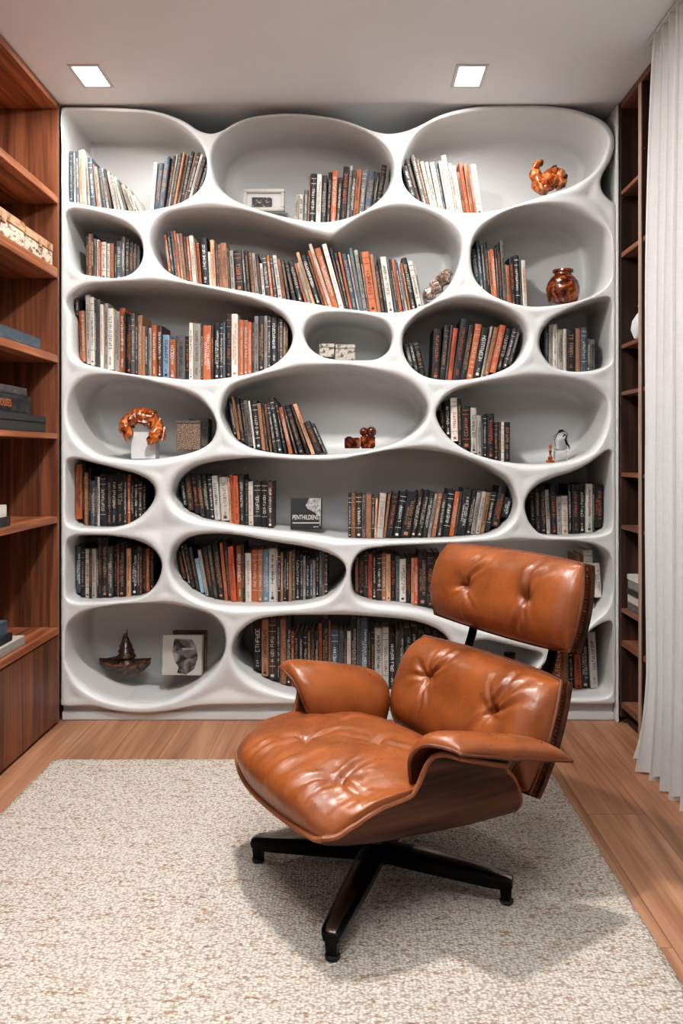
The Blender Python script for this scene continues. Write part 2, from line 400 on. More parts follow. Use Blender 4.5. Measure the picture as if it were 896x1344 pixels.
def catmull(ctrl, step, closed=True):
    P = np.array(ctrl, float); n = len(P); out = []
    for i in range(n):
        p0, p1, p2, p3 = P[i-1], P[i], P[(i+1) % n], P[(i+2) % n]
        # centripetal
        d = lambda a, b: max(np.linalg.norm(b-a)**.5, 1e-6)
        t0 = 0; t1 = t0+d(p0,p1); t2 = t1+d(p1,p2); t3 = t2+d(p2,p3)
        for t in np.linspace(t1, t2, 24, endpoint=False):
            A1 = (t1-t)/(t1-t0)*p0+(t-t0)/(t1-t0)*p1; A2 = (t2-t)/(t2-t1)*p1+(t-t1)/(t2-t1)*p2; A3 = (t3-t)/(t3-t2)*p2+(t-t2)/(t3-t2)*p3
            B1 = (t2-t)/(t2-t0)*A1+(t-t0)/(t2-t0)*A2; B2 = (t3-t)/(t3-t1)*A2+(t-t1)/(t3-t1)*A3
            out.append((t2-t)/(t2-t1)*B1+(t-t1)/(t2-t1)*B2)
    out = np.array(out)
    return resample(out, step)

def resample(out, step):
    c = np.vstack([out, out[:1]]); seg = np.linalg.norm(np.diff(c, axis=0), axis=1); s = np.concatenate([[0], np.cumsum(seg)])
    m = max(16, int(round(s[-1]/step))); q = np.linspace(0, s[-1], m, endpoint=False)
    return np.stack([np.interp(q, s, c[:, 0]), np.interp(q, s, c[:, 1])], 1)

def px2w(P):
    P = np.asarray(P, float)
    return np.stack([(P[:, 0]-465)*S, CAMZ-(P[:, 1]-595)*S], 1)

def area(P): return .5*np.sum(P[:, 0]*np.roll(P[:, 1], -1)-np.roll(P[:, 0], -1)*P[:, 1])

def outward(P):
    """outward unit normals of a CCW polygon, and signed curvature (positive = convex)"""
    t = np.roll(P, -1, 0)-np.roll(P, 1, 0); t /= np.linalg.norm(t, axis=1)[:, None]+1e-12
    nrm = np.stack([t[:, 1], -t[:, 0]], 1)
    e1 = P-np.roll(P, 1, 0); e2 = np.roll(P, -1, 0)-P
    ang = np.arctan2(e1[:, 0]*e2[:, 1]-e1[:, 1]*e2[:, 0], (e1*e2).sum(1))
    k = ang/(.5*(np.linalg.norm(e1, axis=1)+np.linalg.norm(e2, axis=1))+1e-9)
    return nrm, k

def smooth1(a, k, it=1, mode='mean'):
    for _ in range(it):
        st = np.stack([np.roll(a, j, 0) for j in range(-k, k+1)])
        a = st.min(0) if mode == 'min' else st.mean(0)
    return a

def inpoly(P, q):
    x, z = q[:, 0], q[:, 1]; r = np.zeros(len(q), bool)
    x1, z1 = P[:, 0], P[:, 1]; x2, z2 = np.roll(x1, -1), np.roll(z1, -1)
    for i in range(len(P)):
        c = ((z1[i] > z) != (z2[i] > z))
        if c.any():
            xi = (x2[i]-x1[i])*(z-z1[i])/(z2[i]-z1[i]+1e-15)+x1[i]
            r ^= c & (x < xi)
    return r

STEP = .0115
CONT = {}
for k_, c_ in NICHE.items():
    w_ = px2w(catmull(c_, 3.5))
    if area(w_) < 0: w_ = w_[::-1]
    CONT[k_] = resample(w_, STEP)
OUT = px2w(catmull(OUTER, 3.5))
if area(OUT) < 0: OUT = OUT[::-1]
OUT = resample(OUT, STEP)

def build_bookcase():
    V, Fc = [], []
    def ring(P2, y):
        b = len(V); yy = y if hasattr(y, '__len__') else [y]*len(P2)
        V.extend([(p[0], yy[i], p[1]) for i, p in enumerate(P2)]); return b
    def bridge(a, b, n, flip=False):
        for i in range(n):
            j = (i+1) % n
            f = (a+i, a+j, b+j, b+i)
            Fc.append(f[::-1] if flip else f)
    polys, starts = [], []
    names = list(CONT)
    for k in names:
        P = CONT[k]; n = len(P); nrm, cur = outward(P)
        others = np.vstack([CONT[q] for q in names if q != k]+[OUT])
        gap = np.min(np.linalg.norm(P[:, None]-others[None], axis=2), axis=1)
        # own far side (waist)
        idx = np.arange(n); arc = np.abs(idx[:, None]-idx[None]); arc = np.minimum(arc, n-arc)*STEP
        dd = np.linalg.norm(P[:, None]-P[None], axis=2); vec = P[None]-P[:, None]
        side = (vec*nrm[:, None]).sum(2) > .3*dd
        own = np.where((arc > .05) & side, dd, 9).min(1)
        w = np.minimum(.032, .42*np.minimum(gap, own))
        kk = smooth1(cur, 2)
        w = np.where(kk < -1, np.minimum(w, .7/np.maximum(-kk, 1e-3)), w)
        w = smooth1(smooth1(w, 3, 1, 'min'), 3, 2)
        # inset for the rounded back
        rin = np.full(n, FIL)
        rin = np.where(kk > 1, np.minimum(rin, .75/np.maximum(kk, 1e-3)), rin)
        own2 = np.where((arc > .05) & (((-vec)*nrm[:, None]).sum(2) > .5*dd), dd, 9).min(1)
        rin = np.minimum(rin, .36*own2)
        rin = smooth1(smooth1(rin, 4, 1, 'min'), 6, 3)
        dl = np.minimum(.05, w*1.5+.004)
        rings = []
        NA = 7
        for a in np.linspace(0, math.pi/2, NA):
            rings.append(ring(P+nrm*(w*(1-math.sin(a)))[:, None], YF+dl*(1-math.cos(a))))
        rings.append(ring(P, YF+.12)); rings.append(ring(P, YF+.22))
        inner = None
        for b_ in np.linspace(0, math.pi/2, 6):
            inner = P-nrm*(rin*(1-math.cos(b_)))[:, None]
            rings.append(ring(inner, YF+DEPTH-rin*(1-math.sin(b_))*1.0))
        for a, b in zip(rings[:-1], rings[1:]): bridge(a, b, n)
        starts.append(rings[0]); polys.append(P+nrm*w[:, None])
        # back cap
        lo, hi = inner.min(0), inner.max(0); g = .05
        gx, gz = np.meshgrid(np.arange(lo[0], hi[0], g), np.arange(lo[1], hi[1], g)); q = np.stack([gx.ravel(), gz.ravel()], 1)
        q = q[inpoly(inner, q)]
        if len(q): q = q[np.min(np.linalg.norm(q[:, None]-inner[None], axis=2), axis=1) > .02]
        pts = np.vstack([inner, q]) if len(q) else inner
        res = delaunay_2d_cdt([Vector(p) for p in pts], [(i, (i+1) % n) for i in range(n)], [], 0, 1e-7)
        base = len(V); 
        for i, p in enumerate(res[0]): V.append((p.x, YF+DEPTH, p.y))
        tri = np.array([f for f in res[2]]); vv = np.array([tuple(p) for p in res[0]])
        ok = inpoly(inner, vv[tri].mean(1))
        for f in tri[ok]: Fc.append(tuple(int(i)+base for i in f))
    # front face
    n = len(OUT); onrm, _ = outward(OUT)
    ow = .012
    fo = OUT-onrm*ow
    fr = [ring(OUT-onrm*(ow*(1-math.sin(a))), YF+ow*(1-math.cos(a))) for a in np.linspace(0, math.pi/2, 5)]
    fr.append(ring(OUT, YF+.15)); fr.append(ring(OUT, YF+DEPTH))
    for a, b in zip(fr[:-1], fr[1:]): bridge(a, b, n, True)
    pts = [fo]; edges = [(i, (i+1) % n) for i in range(n)]; off = n
    for p in polys:
        pts.append(p); m = len(p); edges += [(off+i, off+(i+1) % m) for i in range(m)]; off += m
    fixed = np.vstack(pts)
    lo, hi = fo.min(0), fo.max(0); g = .012
    gx, gz = np.meshgrid(np.arange(lo[0], hi[0], g), np.arange(lo[1], hi[1], g)); q = np.stack([gx.ravel(), gz.ravel()], 1)
    q = q+np.random.RandomState(1).uniform(-.002, .002, q.shape)
    q = q[inpoly(fo, q)]
    for p in polys: q = q[~inpoly(p, q)]
    dist = np.full(len(q), 9.0)
    for s_ in range(0, len(fixed), 400): dist = np.minimum(dist, np.min(np.linalg.norm(q[:, None]-fixed[None, s_:s_+400], axis=2), axis=1))
    q = q[dist > .007]; dist = dist[dist > .007]
    allp = np.vstack([fixed, q]); ybump = np.concatenate([np.zeros(len(fixed)), .012*np.clip(dist/.07, 0, 1)**2*(3-2*np.clip(dist/.07, 0, 1))])
    res = delaunay_2d_cdt([Vector(p) for p in allp], edges, [], 0, 1e-7)
    base = len(V)
    for i, p in enumerate(res[0]):
        o = res[3][i]
        V.append((p.x, YF+(ybump[o[0]] if o and o[0] < len(ybump) else 0), p.y))
    tri = np.array([f for f in res[2]]); vv = np.array([tuple(p) for p in res[0]]); cen = vv[tri].mean(1)
    ok = inpoly(fo, cen)
    for p in polys: ok &= ~inpoly(p, cen)
    for f in tri[ok]: Fc.append(tuple(int(i)+base for i in f))
    me = bpy.data.meshes.new('niche_body'); me.from_pydata(V, [], Fc)
    bm = bmesh.new(); bm.from_mesh(me)
    bmesh.ops.remove_doubles(bm, verts=bm.verts, dist=2e-5)
    bmesh.ops.recalc_face_normals(bm, faces=bm.faces)
    bm.to_mesh(me); bm.free()
    # make sure the front looks at the camera
    f0 = max((p for p in me.polygons if abs(p.center.y-YF) < .01), key=lambda p: p.area)
    if f0.normal.y > 0: me.flip_normals()
    return me

bookcase = empty('sculpted_bookcase', (WX(445), YF, 0))
tag(bookcase, 'white sculpted bookcase filling the back wall with rounded organic niches of books', 'bookcase')
bc = build_bookcase(); bc.transform(Matrix.Translation(-bookcase.location))
link_mesh('niche_body', bc, M['bookcase'], bookcase, True)
x0b, x1b = WX(79)-bookcase.location.x, WX(808)-bookcase.location.x
plm = MB().box(x0b, x1b, .035, DEPTH, 0.0, WZ(924), 0).box(x0b, x1b, .022, .036, 0.0, WZ(936), 0)
plm.build('plinth', M['trim_white'], bookcase, bevel=.003)
MB().box(WX(808.15)-bookcase.location.x, WX(811.0)-bookcase.location.x, -.012, DEPTH, 0.0, CEIL-.004).build('side_panel', M['bookcase'], bookcase, bevel=.003)

# ------------------------------------------------------------------ room
XL, XR, YB = -1.30-.40, 1.157+.42, YF+DEPTH+.012
def struct(name, b, mat): return tag(b.build(name, mat), kind='structure')
struct('floor', MB().box(XL-.1, XR+.1, -1.2, YB+.1, -.06, 0), M['floor'])
struct('ceiling', MB().box(XL-.1, XR+.1, -1.2, YB+.1, CEIL, CEIL+.08), M['ceiling'])
struct('wall_back', MB().box(XL-.1, XR+.1, YB, YB+.1, 0, CEIL), M['plaster'])
struct('wall_left', MB().box(XL-.1, XL, -1.2, YB, 0, CEIL), M['plaster'])
struct('wall_right', MB().box(XR, XR+.1, -1.2, YB, 0, CEIL), M['plaster'])

# camera
cam = bpy.data.cameras.new('camera'); co = bpy.data.objects.new('camera', cam); COL.objects.link(co)
co.location = (0, 0, CAMZ); co.rotation_euler = (R(90), 0, 0)
cam.sensor_fit = 'VERTICAL'; cam.sensor_height = 36; cam.sensor_width = 24; cam.lens = 36*F/1344
cam.shift_x = -(465-448)/1344; cam.shift_y = -(672-595)/1344
cam.clip_start = .05
scene.camera = co

# ceiling downlights
def downlight(x0, x1, y0, y1, skew, label):
    cx, cy = (x0+x1)/2, (y0+y1)/2
    t = empty('ceiling_downlight', (cx, cy, CEIL))
    tag(t, label, 'ceiling light', 'recessed ceiling lights')
    a, b = (x1-x0)/2, (y1-y0)/2; r = .016
    def quad(s, z):
        aa, bb = a-s, b-s
        return [(-aa-skew*bb*-1, -bb, z), (aa-skew*bb*-1, -bb, z), (aa+skew*bb*-1, bb, z), (-aa+skew*bb*-1, bb, z)]
    m = MB()
    o0, o1, i1, i0 = quad(0, -.001), quad(.002, -.005), quad(r-.002, -.005), quad(r, .003)
    vs = o0+o1+i1+i0; fs = []
    for k in range(3):
        for j in range(4): fs.append((k*4+j, k*4+(j+1) % 4, (k+1)*4+(j+1) % 4, (k+1)*4+j))
    m.add(vs, fs).build('trim_frame', M['trim_white'], t)
    MB().add(quad(r-.001, -.0028), [(3, 2, 1, 0)]).build('diffuser', M['lamp'], t, fix=False)
downlight(-1.135, -1.005, 3.14, 3.335, 0, 'square recessed ceiling light at the left, above the books beside the wooden shelves')
downlight(.402, .532, 3.14, 3.335, 0, 'square recessed ceiling light at the right, above the niche with the camel figure')

def area_light(name, loc, size, power, rot=(0,0,0), col=(1,.97,.93), sy=None, spread=None):
    l = bpy.data.lights.new(name, 'AREA'); l.energy = power; l.color = col; l.size = size
    if sy: l.shape = 'RECTANGLE'; l.size_y = sy
    if spread: l.spread = R(spread)
    o = bpy.data.objects.new(name, l); COL.objects.link(o); o.location = loc; o.rotation_euler = rot
    return o
area_light('downlight_lamp', (-1.07, 3.237, CEIL-.012), .12, 10, sy=.18, col=(1,.985,.97))
area_light('downlight_lamp', (.467, 3.237, CEIL-.012), .12, 10, sy=.18, col=(1,.985,.97))
area_light('ceiling_lamp', (-.30, 2.14, CEIL-.01), .14, 58, col=(1,.985,.97))
area_light('ceiling_lamp', (-.95, 1.5, CEIL-.01), .3, 12, col=(1,.985,.97))
area_light('ceiling_lamp', (0, .3, CEIL-.01), .5, 3, col=(1,.985,.97))
area_light('added_ceiling_fill', (-.1, .3, 1.98), .6, 96, rot=(R(158), 0, 0), col=(.94,.975,1), spread=90)  # unseen fill light, added to brighten the ceiling and upper bookcase; no real fixture
w = bpy.data.worlds.new('room_light'); scene.world = w; w.use_nodes = True
w.node_tree.nodes['Background'].inputs['Color'].default_value = (.92, .95, 1, 1)
w.node_tree.nodes['Background'].inputs['Strength'].default_value = .12
scene.view_settings.view_transform = 'Standard'
try: scene.view_settings.look = 'Medium High Contrast'
except Exception as e: print(e)
scene.view_settings.exposure = -.22
# ------------------------------------------------------------------ wooden shelf units on both sides
LX = -1.292                                      # front plane of the left unit
LTOP = {1: WZ(261), 2: WZ(354.5), 3: WZ(467.5), 4: WZ(569), 5: WZ(677), 6: WZ(821)}
left = empty('walnut_shelf_unit', (LX-.19, 2.6, 0))
tag(left, 'tall walnut shelf unit with open shelves over a closed cabinet along the left wall', 'shelf unit')
def lbox(name, x0, x1, y0, y1, z0, z1, mat, bevel=.002):
    ox, oy = left.location.x, left.location.y
    return MB().box(x0-ox, x1-ox, y0-oy, y1-oy, z0, z1).build(name, mat, left, bevel=bevel)
LB = LX-.385
Y0U, Y1U = 1.7, YF-.012
lbox('end_panel', LB, LX, Y1U-.022, Y1U, 0.0, CEIL-.003, M['walnut'])
lbox('end_panel', LB, LX, Y0U, Y0U+.022, 0.0, CEIL-.003, M['walnut'])
lbox('back_panel', LB-.012, LB, Y0U, Y1U, 0.0, CEIL-.003, M['walnut'], .0)
lbox('top_panel', LB, LX, Y0U+.022, Y1U-.022, CEIL-.035, CEIL-.003, M['walnut_y'])
for k in range(1, 6):
    th = {1: .033, 2: .044, 3: .033, 4: .024, 5: .028}[k]
    lbox('shelf', LB, LX+.001, Y0U+.022, Y1U-.022, LTOP[k]-th, LTOP[k], M['walnut_y'])
lbox('cabinet_top', LB, LX+.006, Y0U+.022, Y1U-.022, LTOP[6]-.030, LTOP[6], M['walnut_y'])
lbox('door', LX-.022, LX, 2.56, Y1U-.024, .012, LTOP[6]-.036, M['walnut'])
lbox('door', LX-.022, LX, Y0U+.024, 2.553, .012, LTOP[6]-.036, M['walnut'])

RX = 1.160
right = empty('dark_walnut_shelf_unit', (RX+.19, 2.7, 0))
tag(right, 'tall dark walnut shelf unit on the right wall half hidden by the white curtain', 'shelf unit')
def rbox(name, x0, x1, y0, y1, z0, z1, mat, bevel=.002):
    ox, oy = right.location.x, right.location.y
    return MB().box(x0-ox, x1-ox, y0-oy, y1-oy, z0, z1).build(name, mat, right, bevel=bevel)
RBK = RX+.36
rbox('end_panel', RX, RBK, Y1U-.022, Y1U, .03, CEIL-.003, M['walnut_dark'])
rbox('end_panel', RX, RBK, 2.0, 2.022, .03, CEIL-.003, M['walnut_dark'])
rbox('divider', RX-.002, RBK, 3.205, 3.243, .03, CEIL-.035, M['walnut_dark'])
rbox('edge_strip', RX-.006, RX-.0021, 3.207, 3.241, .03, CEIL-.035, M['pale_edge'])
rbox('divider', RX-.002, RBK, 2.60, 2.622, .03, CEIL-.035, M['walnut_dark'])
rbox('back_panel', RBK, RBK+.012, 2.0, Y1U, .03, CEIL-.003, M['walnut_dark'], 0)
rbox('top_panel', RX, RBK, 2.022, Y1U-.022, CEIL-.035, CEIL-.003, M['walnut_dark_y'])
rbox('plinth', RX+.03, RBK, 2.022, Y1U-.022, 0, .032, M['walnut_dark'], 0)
RSH = {0: WZ(254), 1: WZ(334), 2: WZ(454), 3: WZ(515), 4: WZ(620), 5: WZ(688), 6: WZ(796), 7: WZ(838), 8: WZ(918)}
for k, z in RSH.items():
    for (a, b) in ((3.243, Y1U-.022), (2.622, 3.205)):
        if b < 3.21 and k not in (1, 3, 4, 5, 7, 8): continue
        th = .018 if k not in (1, 7, 8) else .024
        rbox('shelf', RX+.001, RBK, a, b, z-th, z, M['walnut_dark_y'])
rbox('glass_shelf', RX+.002, RBK-.05, 3.243, Y1U-.022, WZ(265), WZ(265)+.006, M['glass'], .001)

# ------------------------------------------------------------------ rug
def rounded_rect(x0, x1, y0, y1, r, n=6):
    out = []
    for cx, cy, a0 in ((x1-r, y1-r, 0), (x0+r, y1-r, 90), (x0+r, y0+r, 180), (x1-r, y0+r, 270)):
        for k in range(n+1):
            a = R(a0+90*k/n); out.append((cx+r*math.cos(a), cy+r*math.sin(a)))
    return out
def build_rug():
    x0, x1, y0, y1, h = -1.150, .722, .55, 3.045, .014
    nx, ny = 96, 128
    vs = []; fs = []
    bm = bmesh.new()
    def wob(a, s): return .004*noise.noise(Vector((a*9, s, 0)))+.0025*noise.noise(Vector((a*31, s, 4)))
    g = {}
    for i in range(nx+1):
        for j in range(ny+1):
            x = x0+(x1-x0)*i/nx; y = y0+(y1-y0)*j/ny
            if i == 0: x += wob(y, 1)
            if i == nx: x += wob(y, 2)
            if j == 0: y += wob(x, 3)
            if j == ny: y += wob(x, 5)
            e = min(i, nx-i, j, ny-j)
            z = h if e > 0 else h*.72
            z += .0012*noise.noise(Vector((x*6, y*6, 1)))
            g[i, j] = bm.verts.new((x, y, z))
    for i in range(nx):
        for j in range(ny): bm.faces.new((g[i, j], g[i+1, j], g[i+1, j+1], g[i, j+1]))
    ring = [(i, 0) for i in range(nx)]+[(nx, j) for j in range(ny)]+[(i, ny) for i in range(nx, 0, -1)]+[(0, j) for j in range(ny, 0, -1)]
    lo = [bm.verts.new((g[k].co.x, g[k].co.y, .0005)) for k in ring]
    n = len(ring)
    for i in range(n):
        j = (i+1) % n
        bm.faces.new((g[ring[i]], lo[i], lo[j], g[ring[j]]))
    bm.faces.new(lo[::-1])
    bmesh.ops.recalc_face_normals(bm, faces=bm.faces)
    me = bpy.data.meshes.new('loop_pile_rug'); bm.to_mesh(me); bm.free()
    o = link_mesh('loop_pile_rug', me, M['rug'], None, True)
    tag(o, 'cream loop pile rug with brown flecks lying on the wooden floor under the chair', 'rug')
build_rug()

# ------------------------------------------------------------------ curtain
def build_curtain():
    n, m = 620, 60
    y0, y1 = 1.55, 2.955
    P = np.zeros((n, m, 3))
    rnd = random.Random(3)
    # fold phases with slightly varying width
    ph = [0.0]
    for i in range(1, n): ph.append(ph[-1]+2*math.pi*(y1-y0)/n/(.074*(1+.35*noise.noise(Vector((i*.03, 0, 7))))))
    for i in range(n):
        u = i/(n-1); y = y1-(y1-y0)*u
        for j in range(m):
            v = j/(m-1); z = CEIL-.012-(CEIL-.02)*v
            amp = .018+.010*min(1, v*3)+.006*v
            a = math.sin(ph[i]+.5*noise.noise(Vector((u*14, v*1.6, 2))))
            x = 1.100+amp*a*(1+.3*noise.noise(Vector((u*17, 3.3, 0))))+.006*noise.noise(Vector((u*22, v*3, 5)))
            # pleated heading
            if v < .06: x += .005*math.sin(ph[i]*3)*(1-v/.06)
            yy = y+.014*math.cos(ph[i])+.010*noise.noise(Vector((u*6, v*2.4, 9)))
            # leading edge swings in, then kicks out at the hem
            lead = math.exp(-u*14)
            yy += lead*(.035*math.sin(v*3.0)*1.0+.04*(max(0, v-.86)/.14)**1.5-.03*math.exp(-v*14))
            x += -lead*(.055*max(0, (v-.86)/.14)**1.4)
            zz = z+(.03*max(0, math.sin(ph[i]*.5+1)) if v > .97 else 0)*(v-.97)/.03*.7
            if v > .985: x += .004*math.sin(ph[i]*2)
            P[i, j] = (x, yy, max(zz, .006))
    t = empty('linen_curtain', (1.11, 2.25, 0))
    tag(t, 'white linen curtain hanging in soft folds from ceiling to floor on the right', 'curtain')
    P -= np.array(t.location)
    o = grid_mesh('cloth', P, M['curtain'], t)
    MB().box(-.022, .022, y0-2.25, y1+.015-2.25, CEIL-.016, CEIL-.003).build('ceiling_track', M['trim_white'], t, bevel=.002)
build_curtain()
# ------------------------------------------------------------------ books
BC = {  # code: (colour name, rgb, lettering codes)
 'K': ('black', (27,26,27), 'cwot'), 'k': ('charcoal', (47,44,43), 'cwt'), 'g': ('dark grey', (84,80,77), 'cwk'), 'G': ('grey', (118,114,108), 'kc'),
 'B': ('slate blue', (66,80,90), 'cwt'), 'b': ('pale blue', (124,150,168), 'kc'), 'O': ('rust orange', (160,84,48), 'ckw'), 'r': ('red orange', (172,78,48), 'ck'),
 'T': ('brown', (138,94,68), 'ckt'), 't': ('peach', (196,150,120), 'kn'), 'N': ('dark brown', (66,44,36), 'ctw'), 'W': ('cream', (208,200,190), 'kno'), 'w': ('stone', (166,158,149), 'kn')}
INK = {'c': (196,186,172), 'w': (222,218,212), 'o': (178,96,54), 't': (176,132,98), 'k': (34,32,32), 'n': (84,58,46)}
def mat_cover(name, rgb):
    t = NT(name); t.set(Roughness=.5); t.b.inputs['Specular IOR Level'].default_value = .35
    c = srgb(*rgb)
    ge = t.node('ShaderNodeNewGeometry'); oi = t.node('ShaderNodeObjectInfo')
    n = t.node('ShaderNodeTexNoise'); n.inputs['Scale'].default_value = 1; n.inputs['Detail'].default_value = 5; n.inputs['Roughness'].default_value = .65
    off = t.node('ShaderNodeVectorMath', operation='MULTIPLY_ADD'); off.inputs[1].default_value = (9,9,9)
    cmb = t.node('ShaderNodeCombineXYZ'); t.link(ge.outputs['Random Per Island'], cmb.inputs['X']); t.link(oi.outputs['Random'], cmb.inputs['Y'])
    t.link(cmb.outputs[0], off.inputs[0]); t.link(t.coord((150, 20, 40)), off.inputs[2]); t.link(off.outputs[0], n.inputs['Vector'])
    lum = sum(rgb)/3
    worn = srgb(*[min(255, x*.62+85) for x in rgb]) if lum < 110 else srgb(*[x*.68 for x in rgb])
    r = t.ramp([(.40, c), (.60, tuple(a*.82+b*.18 for a, b in zip(c, worn))), (.80, worn)])
    t.link(n.outputs['Fac'], r.inputs['Fac'])
    ad = t.node('ShaderNodeMath', operation='ADD'); t.link(ge.outputs['Random Per Island'], ad.inputs[0]); t.link(oi.outputs['Random'], ad.inputs[1])
    fr = t.node('ShaderNodeMath', operation='FRACT'); t.link(ad.outputs[0], fr.inputs[0])
    mr = t.node('ShaderNodeMapRange'); mr.inputs['To Min'].default_value = .72; mr.inputs['To Max'].default_value = 1.3; t.link(fr.outputs[0], mr.inputs['Value'])
    hs = t.node('ShaderNodeHueSaturation'); t.link(mr.outputs[0], hs.inputs['Value']); t.link(r.outputs['Color'], hs.inputs['Color'])
    mr2 = t.node('ShaderNodeMapRange'); mr2.inputs['To Min'].default_value = .498; mr2.inputs['To Max'].default_value = .508; t.link(oi.outputs['Random'], mr2.inputs['Value']); t.link(mr2.outputs[0], hs.inputs['Hue'])
    t.link(hs.outputs['Color'], t.b.inputs['Base Color'])
    t.bump(n.outputs['Fac'], .15, .001)
    return t.m
for c_, (nm, rgb, _) in BC.items(): M['cov_'+c_] = mat_cover('cover_'+nm.replace(' ', '_'), rgb)
for c_, rgb in INK.items(): M['ink_'+c_] = mat_plain('print_'+{'c':'cream','w':'white','o':'orange','t':'tan','k':'black','n':'brown'}[c_], srgb(*rgb), .55, .12, 300)

def book_cover(t, h, d):
    """hardback case: rounded spine toward -y (spine front at y=0), boards to y=d"""
    b = min(.003, t*.16); bul = min(.004, t*.16)
    out = [(-t/2, d), (-t/2, bul)]+[(-t/2*math.cos(math.pi*k/6), bul-bul*math.sin(math.pi*k/6)) for k in range(1, 6)]+[(t/2, bul), (t/2, d)]
    inn = [(t/2-b, d), (t/2-b, bul+b), (-t/2+b, bul+b), (-t/2+b, d)]
    no, ni = len(out), len(inn); vs = []
    for z in (0, h): vs += [(x, y, z) for x, y in out]+[(x, y, z) for x, y in inn]
    n = no+ni; fs = []
    for i in range(n): j = (i+1) % n; fs.append((i, j, n+j, n+i))
    for base, fl in ((0, True), (n, False)):
        # caps: left board, spine, right board
        o0, o1 = 0, 1; oR0, oR1 = no-2, no-1; iR0, iR1, iL1, iL0 = no, no+1, no+2, no+3
        caps = [(o0, o1, iL1, iL0), tuple(range(1, no-1))+(iR1, iL1), (oR0, oR1, iR0, iR1)]
        for c in caps:
            c = tuple(base+i for i in c); fs.append(c[::-1] if fl else c)
    return vs, fs
def page_block(t, h, d):
    b = min(.003, t*.16); return MB().box(-t/2+b, t/2-b, .008, d-.004, .003, h-.003)
SEG = {0: (0,.0,1,.0), 1: (0,.5,1,.5), 2: (0,1.,1,1.), 3: (0,0,0,1), 4: (1,0,1,1), 5: (.5,0,.5,1)}
LET = [(0,2,3,4), (0,1,3), (3,4,1), (0,1,2,3), (2,5), (0,3,2), (3,4,2), (3,2), (0,1,3,4), (5,), (3,4,1,2), (0,5), (3,4)]
def spine_text(rnd, t, h):
    """lettering running along the spine, built from strokes; returns quads in x,z"""
    qs = []
    st = rnd.random()
    def letters(z0, z1, hgt, xc=0.0):
        L = hgt*.62; gap = hgt*.28; z = z0; th = hgt*.17
        while z+L < z1:
            if rnd.random() < .1: z += L*.8; continue
            for s in rnd.choice(LET):
                a0, b0, a1, b1 = SEG[s]
                # a along spine (z), b across (x): rotated type
                za, zb = z+L*min(a0, a1), z+L*max(a0, a1); xa, xb = xc-hgt/2+hgt*min(b0, b1), xc-hgt/2+hgt*max(b0, b1)
                if zb-za < 1e-6: qs.append((xa, xb, za-th/2, za+th/2))
                else: qs.append((xa-th/2, xa+th/2, za, zb))
            z += L+gap
    if t < .011:
        letters(h*.25, h*.8, t*.45)
    elif st < .45:
        letters(h*.34, h*.88, t*rnd.uniform(.30, .48)); letters(h*.08, h*.22, t*.26)
    elif st < .75:
        letters(h*.2, h*.86, t*.26, t*.16); letters(h*.28, h*.7, t*.18, -t*.18)
    else:
        letters(h*.3, h*.72, t*.38)
        for z in (h*.9, h*.8, h*.22): qs.append((-t*.42, t*.42, z, z+.002))
    if rnd.random() < .5: qs.append((-t*.2, t*.2, h*.045, h*.045+t*.34))
    if qs: qs.append((-.0002, .0002, min(q[2] for q in qs), max(q[3] for q in qs)))
    return qs
def text_geo(qs, h):
    vs, fs = [], []
    for x0, x1, z0, z1 in qs:
        z1 = min(z1, h-.004)
        if z1 <= z0: continue
        b = len(vs); y = -.0006
        vs += [(x0, y, z0), (x1, y, z0), (x1, y, z1), (x0, y, z1)]; fs.append((b, b+1, b+2, b+3))
    return vs, fs

def floor_at(P, x, up=False, near=None):
    """lowest crossing of a vertical line with the contour"""
    x1, x2 = P[:, 0], np.roll(P[:, 0], -1); z1, z2 = P[:, 1], np.roll(P[:, 1], -1)
    m = (x1 <= x) != (x2 <= x)
    if not m.any():
        return None
    z = z1[m]+(z2[m]-z1[m])*(x-x1[m])/(x2[m]-x1[m])
    return z.max() if up else z.min()

def quad_of(x, z, t, h, th):
    s, c = math.sin(th), math.cos(th)
    return [(x-t/2*c, z+t/2*s), (x+t/2*c, z-t/2*s), (x+t/2*c+h*s, z-t/2*s+h*c), (x-t/2*c+h*s, z+t/2*s+h*c)]
def overlap(A, B):
    for P, Q in ((A, B), (B, A)):
        for i in range(4):
            ex, ez = P[(i+1) % 4][0]-P[i][0], P[(i+1) % 4][1]-P[i][1]
            nx, nz = ez, -ex
            pa = [p[0]*nx+p[1]*nz for p in P]; qa = [p[0]*nx+p[1]*nz for p in Q]
            if max(pa) <= min(qa)+1e-7 or max(qa) <= min(pa)+1e-7: return False
    return True

def place(P, x, t, ztop, th, hmax=.42):
    """book on the curved floor with its bottom centre near x"""
    s, c = math.sin(th), math.cos(th)
    need = -9
    for a in (-.5, -.25, 0, .25, .5):
        xx = x+a*t*c; fl = floor_at(P, xx)
        if fl is None: return None
        need = max(need, fl+a*t*s)
    z = need+.0006
    h = (ztop-z-abs(t/2*s))/c
    h = max(.05, min(hmax, h))
    for _ in range(40):
        q = quad_of(x, z, t, h, th)
        bad = False
        for (xx, zz) in (q[2], q[3], ((q[0][0]+q[3][0])/2, (q[0][1]+q[3][1])/2), ((q[1][0]+q[2][0])/2, (q[1][1]+q[2][1])/2)):
            up = floor_at(P, xx, True); lo = floor_at(P, xx)
            if up is None or zz > up-.004 or zz < lo-.001: bad = True
        if not bad and (th == 0 or True): return z, h
        h *= .965
        if h < .06: break
    return None

def interp(keys, u):
    k = [(i/(max(1, len(keys)-1)), v) for i, v in enumerate(keys)]
    return float(np.interp(u, [a for a, _ in k], [b for _, b in k]))

